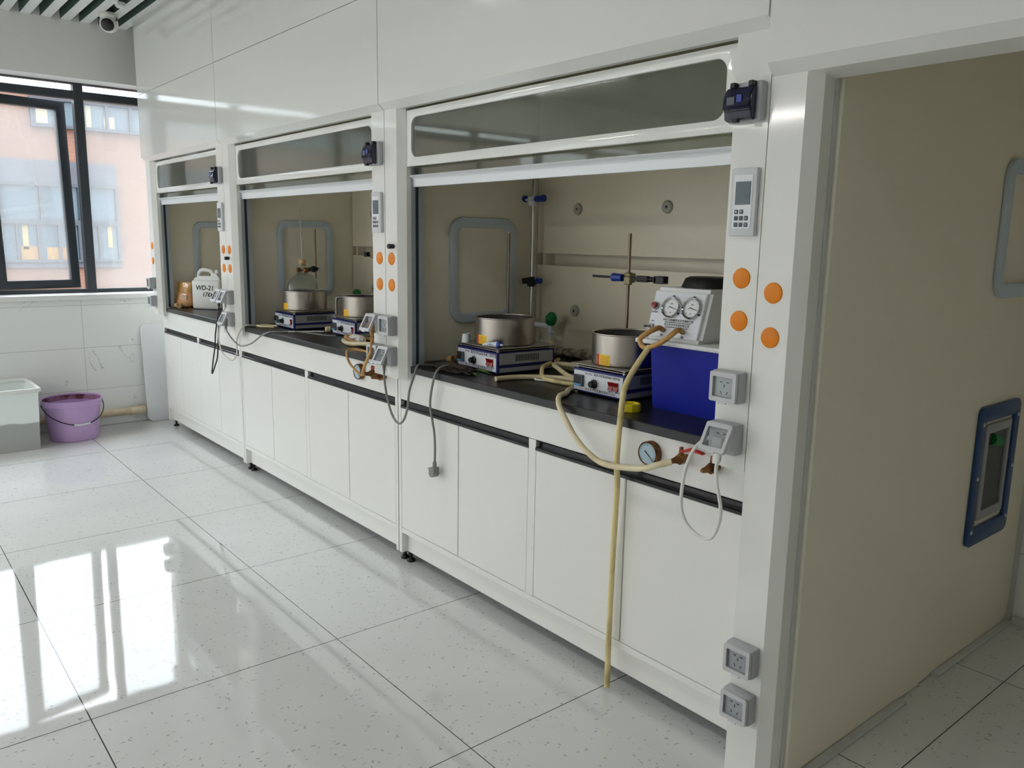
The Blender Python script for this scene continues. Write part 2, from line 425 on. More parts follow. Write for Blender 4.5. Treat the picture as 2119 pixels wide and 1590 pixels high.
WB, WT = .972, 2.437     # window opening
wl = bmesh.new(); box(wl, -3.86, XW, -8.2, 1.75, -.1, .935); box(wl, -3.86, XW, -8.2, -6.6, .935, 3.05); box(wl, -3.86, XW, .75, 1.75, .935, 3.05)
wall_l = struct('wall_left', wl, M['walltile'])
struct('trim_1', B(-3.86, XW, -6.6, .75, 2.462, 3.05), M['wallpaint'])
struct('trim_2', B(-3.86, XW+.025, -6.6, .75, .936, .972, .004, 2), M['sill'])
struct('wall_back', B(-3.86, 6.2, 1.56, 1.75, -.1, 3.05), M['walltile'])
struct('wall_front', B(-3.86, 6.2, -8.35, -8.2, -.1, 3.05), M['wallpaint'])
struct('wall_right', B(6.05, 6.2, -8.2, 1.56, -.1, 3.05), M['wallpaint'])
struct('baseboard_left', B(XW, XW+.022, -3.5, .5, 0, .062, .003, 1), M['walltile'])

# window in the far wall
XP = -3.79
fr = bmesh.new()
zt0, zt1 = 2.352, 2.407
box(fr, XP-.03, XP+.03, -6.6, .75, zt0, zt1, .003, 1)
box(fr, XP-.03, XP+.03, -6.6, .75, WB, WB+.028, .003, 1)
box(fr, XP-.03, XP+.03, -6.6, .75, 2.455, 2.462)
MULL = (-.345, -.975, -1.75, -2.5, -3.25, -4.05, -4.85, -5.7)
for ym in MULL:
    box(fr, XP-.045, XP+.035, ym-.032, ym+.030, WB, 2.46, .003, 1)
win = struct('window_1', fr, M['winframe'])
spans = [(-.315, .72), (-1.718, -1.007), (-2.468, -1.782), (-3.218, -2.532), (-4.018, -3.282), (-4.818, -4.082), (-5.668, -4.882), (-6.58, -5.732)]
for y0, y1 in spans:
    obj('window_pane', B(XP-.004, XP+.004, y0, y1, WB+.028, zt0), M['windowglass'], win, smooth=0)
for y0, y1 in [(-.315, .72), (-.943, -.377), (-1.718, -1.007), (-2.468, -1.782), (-3.218, -2.532), (-4.018, -3.282), (-4.818, -4.082), (-5.668, -4.882), (-6.58, -5.732)]:
    obj('transom_pane', B(XP-.004, XP+.004, y0, y1, zt1, 2.455), M['windowglass'], win, smooth=0)
# the opening sash, hung on its left edge and pushed outward
sy0, sy1, sz0, sz1 = -.94, -.385, WB+.032, 2.345
sw = sheet([(0, sz0), (sy1-sy0, sz0), (sy1-sy0, sz1), (0, sz1)], [[(.062, sz0+.062), (sy1-sy0-.062, sz0+.062), (sy1-sy0-.062, sz1-.062), (.062, sz1-.062)]], .05, 'yz', .02, .003)
sash = obj('opening_sash', sw, M['winframe'], win, loc=(XP+.05, sy0, 0), rot=(0, R(-2.2), R(11)))
obj('sash_pane', B(-.008, -.001, .06, sy1-sy0-.06, sz0+.06, sz1-.06), M['windowglass'], sash, smooth=0)
obj('friction_stay', B(-.02, -.005, .40, .57, sz1-.005, sz1+.006), M['blackmat'], sash)
obj('sash_handle', B(.02, .045, .012, .032, 1.58, 1.72, .004), M['blackmat'], sash)

# ------------------------------------------------------------------ outside
struct_ground = obj('ground', B(-40, -3.9, -40, 40, -3.2, -3.0), M['paving']); struct_ground['kind'] = 'structure'
FX = -10
bld = empty('building', (FX, 0, -3)); tag(bld, 'pink brick building with grey banded windows seen outside through the window', 'building')
def bpart(name, m, *a, label=None, **k):
    return obj(name, shift(B(*a, **k), -FX, 0, 3), m, bld, label)
bpart('wall', M['facade'], FX-5, FX, -9, 12, -3, 3.27)
bpart('grey_band', M['greyband'], FX, FX+.05, -6, 1.41, 2.06, 2.37, label='dark grey band')
bpart('grey_band', M['greyband'], FX, FX+.04, -6, 1.41, .92, .995, label='dark grey band')
def far_window(y0, y1, z0, z1, nd, curtains=()):
    f = bmesh.new(); t = .035
    box(f, FX, FX+.07, y0, y1, z0, z0+t); box(f, FX, FX+.07, y0, y1, z1-t, z1)
    for i in range(nd+1):
        yy = y0 + (y1-y0-t)*i/nd; box(f, FX, FX+.07, yy, yy+t, z0+t, z1-t)
    fo = obj('window', shift(f, -FX, 0, 3), M['farframe'], bld)
    obj('pane', shift(B(FX+.01, FX+.02, y0+t, y1-t, z0+t, z1-t), -FX, 0, 3), M['farglass'], fo, smooth=0)
    for a, b, c, d, mm in curtains:
        obj('blind', shift(B(FX+.022, FX+.03, a, b, c, d), -FX, 0, 3), mm, fo)
far_window(.39, 2.6, 2.81, 3.20, 7, [(.46, .60, 2.86, 3.15, M['farpale']), (1.07, 1.14, 2.86, 3.15, M['farpale']), (1.30, 1.44, 2.86, 3.02, M['farpale'])])
far_window(-2.96, 1.41, 1.54, 2.06, 9)
far_window(-2.96, 1.41, .995, 1.54, 17, [(-.14, -.05, 1.27, 1.50, M['farcurtain']), (.18, .25, 1.17, 1.50, M['farcurtain']), (.15, .36, 1.03, 1.21, M['fartan']), (.46, .70, 1.03, 1.20, M['fartan']), (1.25, 1.31, 1.2, 1.50, M['farcurtain'])])
far_window(-6, -.55, 2.81, 3.20, 14)

# ------------------------------------------------------------------ fume hoods
ZT = .893       # worktop surface
def socket(parent, x, z, openlid=False, plug=None, label=None, dep=.032):
    """surface socket with a sprung lid, on the face y=-0.06"""
    w = .082; h = .08
    b = bmesh.new(); box(b, x-w/2, x+w/2, -.06-dep, -.06, z-h/2, z+h/2, .004, 2)
    so = obj('power_socket', b, M['greyplastic'], parent, label)
    fp = bmesh.new(); box(fp, x-.028, x+.028, -.0625-dep, -.06-dep+.001, z-.03, z+.026, .0015, 1)
    obj('faceplate', fp, M['faceplate'], so)
    sl = bmesh.new(); yy = -.0637-dep
    def slot(cx, cz, ang, l=.008):
        bb = bmesh.new(); box(bb, -l/2, l/2, yy, yy+.002, -.0011, .0011)
        xform(bb, Matrix.Translation((cx, 0, cz)) @ Matrix.Rotation(ang, 4, 'Y')); me = bpy.data.meshes.new('x'); bb.to_mesh(me); bb.free(); sl.from_mesh(me); bpy.data.meshes.remove(me)
    slot(x-.010, z+.012, R(0)); slot(x+.010, z+.012, R(0)); slot(x, z+.003, R(90)); slot(x-.009, z-.015, R(60)); slot(x+.009, z-.015, R(-60))
    obj('slots', sl, M['blackmat'], so)
    fr = sheet(rrect(-w/2+.002, w/2-.002, -h+.004, 0, .005, 3), [rrect(-.03, .03, -h+.016, -.012, .003, 3)], .01, 'xz', -.005)
    lid = obj('lid', fr, M['lidgrey'], so, loc=(x, -.0665-dep, z+h/2-.002), rot=(R(-28 if openlid else 0), 0, 0))
    obj('lid_window', B(-.03, .03, -.001, .002, -h+.016, -.012), M['clearcover'], lid, smooth=0)
    obj('lid_catch', B(-.012, .012, -.006, .0, -h-.001, -h+.005, .001, 1), M['palegrey'], lid)
    if plug:
        p = bmesh.new(); box(p, x-.016, x+.016, -.105-dep*.3, -.0628-dep*.6, z-.034, z+.006, .006, 2); cyl(p, (x, -.10, z-.03), (x, -.098, z-.062), .008, .0045, 12)
        for q in range(4): cyl(p, (x, -.099, z-.038-q*.006), (x, -.099, z-.0405-q*.006), .0085-.0006*q, None, 12)
        obj('plug', p, plug, so)
    return so

def control_panel(parent, x0, x1):
    z0, z1 = 1.432, 1.594
    cp = obj('control_panel', B(x0, x1, -.074, -.06, z0, z1, .003, 2), M['palegrey'], parent)
    obj('inset', B(x0+.010, x1-.010, -.0752, -.0735, z0+.018, z1-.016), M['alu'], cp)
    obj('screen', B(x0+.016, x1-.014, -.0766, -.0748, z0+.075, z1-.032), M['screen'], cp)
    for r in range(3):
        for c in range(3):
            if r == 0 and c == 2: continue
            bx = x0+.016+c*.0145; bz = z0+.053-r*.0155
            obj('button', B(bx, bx+.0105, -.0772, -.0748, bz, bz+.0105, .0015, 2), M['button'], cp)
    tx = text_bm([(':', .02, x0+.03, z0+.09, 'CENTER', 0), ('28', .014, x0+.048, z0+.092, 'CENTER', 0)]); obj('digits', shift(tx, 0, -.0768, 0), M['button'], cp)
    sy = text_bm([('▲', .006, x0+.0213, z0+.0583, 'CENTER', 0), ('▼', .006, x0+.0358, z0+.0583, 'CENTER', 0), ('o', .008, x0+.0503, z0+.0428, 'CENTER', 0), ('≡', .007, x0+.0503, z0+.0273, 'CENTER', 0)])
    obj('symbols', shift(sy, 0, -.0774, 0), M['alu'], cp)

def breaker(parent, x0, x1, tilt=True):
    z0, z1 = 1.700, 1.792
    bx = obj('breaker_box', B(x0, x1, -.083, -.06, z0, z1, .006, 3), M['greyplastic'], parent)
    c = bmesh.new(); prism(c, [(-.083, z0+.012), (-.083, z1-.012), (-.098, z1-.014), (-.108, z1-.034), (-.112, z0+.030), (-.104, z0+.026), (-.101, z0+.004), (-.083, z0+.002)], 'x', x0+.005, x1-.012)
    bmesh.ops.bevel(c, geom=c.edges[:], offset=.003, segments=2, affect='EDGES')
    cv = obj('smoked_cover', c, M['smoke'], bx)
    obj('breaker_switch', B(x0+.045, x0+.060, -.1120, -.1098, z0+.042, z0+.060, .0008, 1), M['bluelever'], cv)
    obj('rating_plate', B(x0+.018, x0+.040, -.1120, -.1098, z0+.038, z0+.056, .0008, 1), M['button'], cv)
    for hx in (x0+.016, x1-.028):
        obj('hinge', B(hx, hx+.014, -.100, -.082, z1-.014, z1-.001, .002, 1), M['blackmat'], bx)
    obj('catch', B((x0+x1)/2-.012, (x0+x1)/2+.004, -.112, -.1, z0-.003, z0+.006, .001, 1), M['blackmat'], bx)

def valve(parent, x, z, right=True, nozzle=True):
    v = bmesh.new()
    cyl(v, (x, .002, z), (x, -.04, z), .011, .011, 16); cyl(v, (x, -.012, z), (x, -.034, z), .0155, .0155, 6)
    if nozzle:
        for i in range(4): cyl(v, (x, -.038-i*.008, z), (x, -.0455-i*.008, z), .0105-.001*i, .0075-.001*i, 14)
    else:
        cyl(v, (x, -.05, z), (x, -.11, z), .012, .010, 14)
    cyl(v, (x, -.024, z+.012), (x, -.024, z+.028), .007, .006, 12)
    vo = obj('ball_valve', v, M['brass'], parent)
    lv = bmesh.new(); prism(lv, [(0, .026), (.014, .030), (.03, .038), (.075, .034), (.078, .028), (.034, .030), (.016, .022), (0, .02)], 'y', -.0085, .0085)
    bmesh.ops.bevel(lv, geom=lv.edges[:], offset=.002, segments=1, affect='EDGES')
    xform(lv, Matrix.Translation((x, -.024, z)))
    obj('lever', lv, M['red'], vo, 'red lever')
    sc = bmesh.new(); cyl(sc, (x, -.024, z+.026), (x, -.024, z+.034), .006, None, 6); obj('lever_nut', sc, M['brass'], vo)

def gauge(parent, x, z, r=.036, y=.001, name='pressure_gauge'):
    g = bmesh.new(); lathe(g, [(0, -.03), (r*.85, -.03), (r, -.024), (r, -.004), (r*.93, 0), (r*.86, -.004), (0, -.004)], (x, y-.026, z), (0, -1, 0), 40)
    go = obj(name, g, M['brass'], parent)
    d = bmesh.new(); lathe(d, [(0, .0), (r*.86, .0)], (x, y-.0232, z), (0, -1, 0), 40); do = obj('dial', d, M['dialblue'], go)
    t = bmesh.new()
    for i in range(21):
        a = R(-45 + 270*i/20); l = r*.16 if i % 5 == 0 else r*.09
        bb = bmesh.new(); box(bb, -.0005, .0005, -.0003, .0003, r*.80-l, r*.80); xform(bb, Matrix.Translation((x, y-.0238, z)) @ Matrix.Rotation(a-R(90), 4, 'Y'))
        me = bpy.data.meshes.new('x'); bb.to_mesh(me); bb.free(); t.from_mesh(me); bpy.data.meshes.remove(me)
    obj('scale', t, M['ink'], do)
    nd = bmesh.new(); prism(nd, [(-.0015, -.012), (.0015, -.012), (.0004, r*.7), (-.0004, r*.7)], 'y', -.0006, .0006)
    xform(nd, Matrix.Translation((x, y-.0246, z)) @ Matrix.Rotation(R(128), 4, 'Y')); obj('needle', nd, M['ink'], do)

def foot(parent, x, y):
    f = bmesh.new(); cyl(f, (x, y, .012), (x, y, .052), .007, None, 12); lathe(f, [(0, 0), (.019, 0), (.019, .007), (.012, .014), (0, .014)], (x, y, 0), seg=20); cyl(f, (x, y, .03), (x, y, .037), .012, None, 6)
    obj('levelling_foot', f, M['blackmat'], parent)

def rim_frame(y0, y1, z0, z1, w, r, thick, x):
    """rounded picture-frame trim lying on a wall that faces +x"""
    return sheet(rrect(y0, y1, z0, z1, r), [rrect(y0+w, y1-w, z0+w, z1-w, max(r-w, .012))], thick, 'yz', x, min(.006, thick*.4))

def make_hood(x0, W, label, lower_gauge=True, bumper=None, left_sockets=(), right_sockets=(), tap=True, gv=()):
    h = empty('fume_hood', (x0, 0, 0)); tag(h, label, 'fume hood', 'row of white fume hoods along the wall')
    P = lambda n, bm, m, l=None, **k: obj(n, bm, m, h, l, **k)
    b0, b1 = -.010, W-.012                    # base cabinet runs from b0 to b1
    # --- base cabinet
    cc = bmesh.new()
    box(cc, b0+.002, b0+.021, 0, .78, .05, .840); box(cc, b1-.021, b1-.002, 0, .78, .05, .840)
    box(cc, b0+.022, b1-.022, .024, .78, .150, .840)
    P('cabinet_carcass', cc, M['whitebase'])
    xm = (b0+b1)/2 - .001; hw = .0185
    P('bottom_rail', B(b0+.0215, b1-.0215, 0, .023, .143, .1655, .0012, 1), M['whitebase'])
    P('centre_stile', B(xm-hw, xm+hw, 0.0003, .023, .167, .7375), M['whitebase'])
    P('front_panel', B(b0+.0215, b1-.0215, 0, .018, .7385, .8635, .0015, 1), M['whitebase'])
    for a, b in ((b0+.0225, xm-hw-.0005), (xm+hw+.0005, b1-.0225)):
        mid = (a+b)/2
        s = bmesh.new(); prism(s, [(-.003, .7025), (-.003, .711), (.001, .714), (.017, .712), (.019, .733), (.002, .7345), (-.002, .7375), (.0228, .7375), (.0228, .7025)], 'x', a, b)
        P('handle_strip', s, M['black'], 'black recessed handle strip', smooth=20)
        for c, d in ((a, mid-.0015), (mid+.0015, b)):
            P('door', B(c+.0008, d-.0008, 0, .018, .1675, .7018, .0018, 1), M['whitebase'])
    P('kick_board', B(b0+.0215, b1-.0215, .030, .044, .05, .1425), M['whitebase'])
    foot(h, b0+.022, .046); foot(h, b1-.022, .046)
    foot(h, b0+.022, .70); foot(h, b1-.022, .70)
    # --- worktop
    wt = bmesh.new(); prism(wt, [(.119, -.015), (W-.101, -.015), (W-.101, .047), (W-.004, .047), (W-.004, .84), (.004, .84), (.004, .047), (.119, .047)], 'z', .8642, ZT)
    bmesh.ops.bevel(wt, geom=wt.edges[:], offset=.002, segments=1, affect='EDGES'); P('worktop', wt, M['blacktop'], 'black worktop')
    # --- posts
    for side in (0, 1):
        pb = bmesh.new()
        if side == 0:
            o = [(.001, -.06), (.090, -.06), (.118, -.032), (.118, -.012), (.118, .044), (.001, .044)]; t = [(.001, -.06), (.090, -.06), (.118, -.032), (.118, -.017), (.001, -.017)]
        else:
            o = [(W-.1, -.06), (W-.001, -.06), (W-.001, .044), (W-.1, .044)]; t = [(W-.1, -.06), (W-.001, -.06), (W-.001, -.017), (W-.1, -.017)]
        prism(pb, o, 'z', .8945, 2.05); prism(pb, t, 'z', .842, .8943)
        P('post', pb, M['white'])
        if side == 0:
            tr = bmesh.new(); box(tr, .1185, .1225, -.012, .006, ZT+.001, 1.685); box(tr, .1185, .1225, .022, .046, ZT+.001, 1.685); P('sash_track', tr, M['track'])
            P('track_groove', B(.1182, .1192, .0062, .0218, ZT+.001, 1.685), M['darkslot'])
        else:
            tr = bmesh.new(); box(tr, W-.1045, W-.1005, -.012, .006, ZT+.001, 1.685); box(tr, W-.1045, W-.1005, .022, .046, ZT+.001, 1.685); P('sash_track', tr, M['track'])
    # --- inner liner
    P('liner_panel', B(.0015, .033, .047, .80, ZT+.001, 2.18), M['cream'], 'cream side lining')
    P('liner_panel', B(W-.033, W-.0015, .047, .80, ZT+.001, 2.18), M['cream'], 'cream side lining')
    P('liner_back', B(.0015, W-.0015, .801, .838, ZT+.001, 2.18), M['cream'])
    P('liner_roof', B(.0, W, .05, .838, 2.181, 2.21), M['cream'])
    bf = bmesh.new(); box(bf, .037, W-.037, .730, .740, 1.354, 2.175, .0015, 1); P('baffle', bf, M['baffle'], 'upper cream baffle board')
    bf = bmesh.new(); box(bf, .037, W-.037, .730, .740, .915, 1.301, .0015, 1); P('baffle', bf, M['baffle'], 'lower cream baffle board')
    bk = bmesh.new()
    box(bk, .062, .082, .741, .80, 1.25, 1.42)
    P('baffle_bracket', bk, M['baffle'])
    n = 3 if W > 1.6 else 2
    for zz in (1.549, 1.105):
        for i in range(n):
            kx = .302 + i*.501
            kb = bmesh.new(); lathe(kb, [(.006, -.004), (.006, .010), (.022, .010), (.025, .007), (.026, 0), (0, 0)], (kx, .730, zz), (0, -1, 0), 28)
            ko = P('baffle_knob', kb, M['knobgrey'], 'grey fixing disc')
            hb = bmesh.new(); lathe(hb, [(0, .0085), (.0058, .0085)], (kx, .730, zz), (0, -1, 0), 16); obj('knob_hole', hb, M['blackmat'], ko)
    P('access_port_frame', rim_frame(.228, .592, 1.052, 1.505, .042, .068, .018, .0515), M['bluegrey'], 'blue grey rounded frame')
    fr = rim_frame(.228, .592, 1.052, 1.505, .042, .068, .018, 0); xform(fr, Matrix.Diagonal((-1, 1, 1, 1))); bmesh.ops.reverse_faces(fr, faces=fr.faces[:]); shift(fr, W-.0515, 0, 0)
    P('access_port_frame', fr, M['bluegrey'], 'blue grey rounded frame')
    # --- fixed glazed panel and sliding sash
    wf = sheet([(.1195, 1.688), (W-.1015, 1.688), (W-.1015, 1.899), (.1195, 1.899)], [rrect(.150, W-.149, 1.7215, 1.8705, .036)], .016, 'xz', -.031, .002)
    wfo = P('glazed_panel', wf, M['white'])
    obj('glass', B(.14, W-.14, -.0245, -.0205, 1.712, 1.88), M['hoodglass'], wfo, smooth=0)
    sb = bmesh.new(); prism(sb, [(-.004, 1.612), (.012, 1.612), (.016, 1.648), (.012, 1.652), (-.020, 1.656), (-.024, 1.651), (-.010, 1.645), (-.006, 1.640)], 'x', .1235, W-.106)
    sa = P('sash', sb, M['alu'], 'white sash handle bar', smooth=20)
    obj('sash_glass', B(.126, W-.108, .004, .010, 1.649, 2.15), M['hoodglass'], sa, smooth=0)
    # --- cladding above
    fa = bmesh.new(); prism(fa, [(-.087, 2.3435), (-.087, 1.932), (-.0565, 1.905), (-.034, 1.905), (-.034, 1.915), (-.068, 1.945), (-.068, 2.3435)], 'x', .0015, W-.0015); P('fascia', fa, M['white'], smooth=20)
    P('upper_panel', B(.0015, W-.0015, -.087, -.068, 2.3465, 2.834), M['white'])
    P('shell_back', B(.0, W, .845, .86, .0, 2.3), M['whitebase'])
    P('gap_strip', B(b0+.05, b1-.05, .150, .160, .001, .149), M['blackmat'], 'black strip filling the dark gap under the cabinet')  # added black strip, stands in for the shaded gap below the kick board
    # --- things fixed to the posts
    for px in (W-.046, .046):
        for z in (1.329, 1.223):
            c = bmesh.new(); lathe(c, [(0, .0035), (.021, .0035), (.0245, .002), (.0255, 0)], (px, -.0602, z), (0, -1, 0), 32); P('hole_cap', c, M['orange'], 'orange round cap')
    breaker(h, W-.103, W-.008); control_panel(h, W-.0845, W-.012)
    if bumper:
        c = bmesh.new(); cyl(c, (bumper[0], -.06, bumper[1]), (bumper[0], -.085, bumper[1]), .009, .010, 16); P('bumper', c, M['blackmat'], 'black rubber bumper')
    for z, op, pl in right_sockets: socket(h, W-.052, z, op, pl)
    for z, op, pl in left_sockets: socket(h, .044, z, op, pl)
    if lower_gauge:
        gauge(h, *gv[0]); valve(h, *gv[1]); valve(h, *gv[2])
    if tap:
        t = bmesh.new(); cyl(t, (.0335, .66, 1.033), (.210, .66, 1.031), .0125, .0135, 16); lathe(t, [(0, 0), (.024, 0), (.024, .006), (.012, .008)], (.0335, .66, 1.033), (1, 0, 0), 20)
        cyl(t, (.218, .66, 1.050), (.218, .66, 1.010), .016, .014, 16); cyl(t, (.218, .66, 1.010), (.218, .66, 1.004), .018, None, 16); cyl(t, (.218, .66, 1.004), (.218, .66, .982), .009, .008, 14)
        for i in range(3): cyl(t, (.218, .66, 1.000-i*.006), (.218, .66, .997-i*.006), .0105, None, 14)
        to = P('water_tap', t, M['alu'])
        kb = bmesh.new(); lathe(kb, [(0, 0), (.014, 0), (.026, .012), (.026, .044), (.018, .058), (0, .058)], (.218, .658, 1.044), (.55, -.35, .75), 8); obj('tap_knob', kb, M['green'], to, 'green knob', smooth=20)
    return h

X3, X2, X1 = -.003, -1.774, -3.249
hood3 = make_hood(X3, 1.757, gv=((1.402, .806), (1.526, .818), (1.632, .816)), label='white fume hood nearest the camera, with the blue vacuum pump tank on its worktop', bumper=(.062, 1.379),
                  left_sockets=[(1.060, False, None), (.934, True, M['cablegrey'])], right_sockets=[(1.057, False, None), (.924, True, M['cablewhite'])])
hood2 = make_hood(X2, 1.769, gv=((1.447, .812), (1.586, .824), (1.657, .819)), label='middle white fume hood, holding the corked glass flask', bumper=(.036, 1.281),
                  left_sockets=[(1.060, True, M['cablebeige']), (.934, True, M['cablegrey'])], right_sockets=[(1.060, True, M['amber']), (.934, False, None)])
hood1 = make_hood(X1, 1.474, 'white fume hood farthest from the camera beside the window, holding the white jerrycan', lower_gauge=False, tap=False,
                  left_sockets=[(1.067, False, None), (.940, False, None)], right_sockets=[(1.060, True, M['blackmat'])])

# ------------------------------------------------------------------ walk-in hood on the right
wk = empty('walk_in_hood', (1.755, 0, 0)); tag(wk, 'tall walk-in fume hood at the right, open to the floor with cream side wall', 'fume hood')
WX = 1.755; P = lambda n, bm, m, l=None, **k: obj(n, shift(bm, -WX, 0, 0), m, wk, l, **k)
pb = bmesh.new(); prism(pb, [(1.7555, -.06), (1.847, -.06), (1.875, -.032), (1.875, .012), (1.7555, .012)], 'z', .0, 2.05); P('post', pb, M['white'])
P('corner_strip', B(1.872, 1.879, .0125, .028, .0, 2.2, .001, 1), M['lightgrey'])
P('side_wall', B(1.79, 1.888, .029, .80, .004, 2.4), M['cream'], 'cream side panel')
P('side_wall', B(1.79, 1.884, .802, 1.545, .004, 2.4), M['cream'], 'cream side panel')
P('back_edge', B(1.86, 1.90, 1.545, 1.557, .0, 2.4), M['lightgrey'])
P('side_wall', B(3.45, 3.55, .029, 1.545, .004, 2.4), M['cream'], 'cream side panel')
pb = bmesh.new(); prism(pb, [(3.46, -.032), (3.488, -.06), (3.58, -.06), (3.58, .012), (3.46, .012)], 'z', .0, 2.05); P('post', pb, M['white'])
P('roof', B(1.79, 3.55, .03, 1.545, 2.401, 2.43), M['cream'])
P('lintel_back', B(1.88, 3.46, .0, .012, 1.80, 2.4), M['cream'])
fa = bmesh.new(); prism(fa, [(-.087, 2.834), (-.087, 1.826), (-.0605, 1.799), (.010, 1.788), (.010, 1.80), (-.05, 1.815), (-.068, 1.836), (-.068, 2.834)], 'x', 1.7575, 3.60); P('fascia', fa, M['white'], smooth=15)
for z in (1.298, 1.190):
    c = bmesh.new(); lathe(c, [(0, .0035), (.021, .0035), (.0245, .002), (.0255, 0)], (1.800, -.0602, z), (0, -1, 0), 32); P('hole_cap', c, M['orange'], 'orange round cap')
WKS = []
for z in (.352, .221):
    s = socket(wk, 1.797-WX, z)
P('access_port_frame', rim_frame(1.022, 1.42, 1.255, 1.69, .046, .065, .018, 1.902), M['bluegrey'], 'pale blue grey rounded frame')
nf = sheet(rrect(1.038, 1.378, .415, .898, .03), [rrect(1.085, 1.335, .475, .845, .006)], .012, 'yz', 1.897, .002)
P('service_port_frame', nf, mat('dark blue trim', (24, 62, 112), .4), 'dark blue frame')
nb = sheet(rrect(1.102, 1.318, .498, .832, .01), [rrect(1.13, 1.295, .53, .80, .004)], .010, 'yz', 1.895, .002)
sp = P('service_port', nb, M['panelgrey'], 'grey recessed box rim')
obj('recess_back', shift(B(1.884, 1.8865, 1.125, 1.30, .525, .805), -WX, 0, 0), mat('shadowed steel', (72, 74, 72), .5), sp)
g = bmesh.new(); cyl(g, (1.886-WX, 1.17, .775), (1.90-WX, 1.21, .762), .022, .018, 10); obj('green_tap_handle', g, M['green'], sp, 'green tap handle')
for yy, zz in ((1.062, .84), (1.062, .655), (1.062, .468), (1.358, .84), (1.358, .655), (1.358, .468)):
    sc = bmesh.new(); cyl(sc, (1.896, yy, zz), (1.9, yy, zz), .007, .006, 12); P('screw_cap', sc, M['palegrey'])
struct('trim_3', B(1.889, 1.915, .03, .66, 0, .010, .002, 1), M['lightgrey'])
struct('trim_4', B(1.885, 1.907, .90, 1.54, 0, .012, .002, 1), M['lightgrey'])
struct('trim_5', B(1.905, 3.45, 1.535, 1.558, 0, .03, .002, 1), M['lightgrey'])

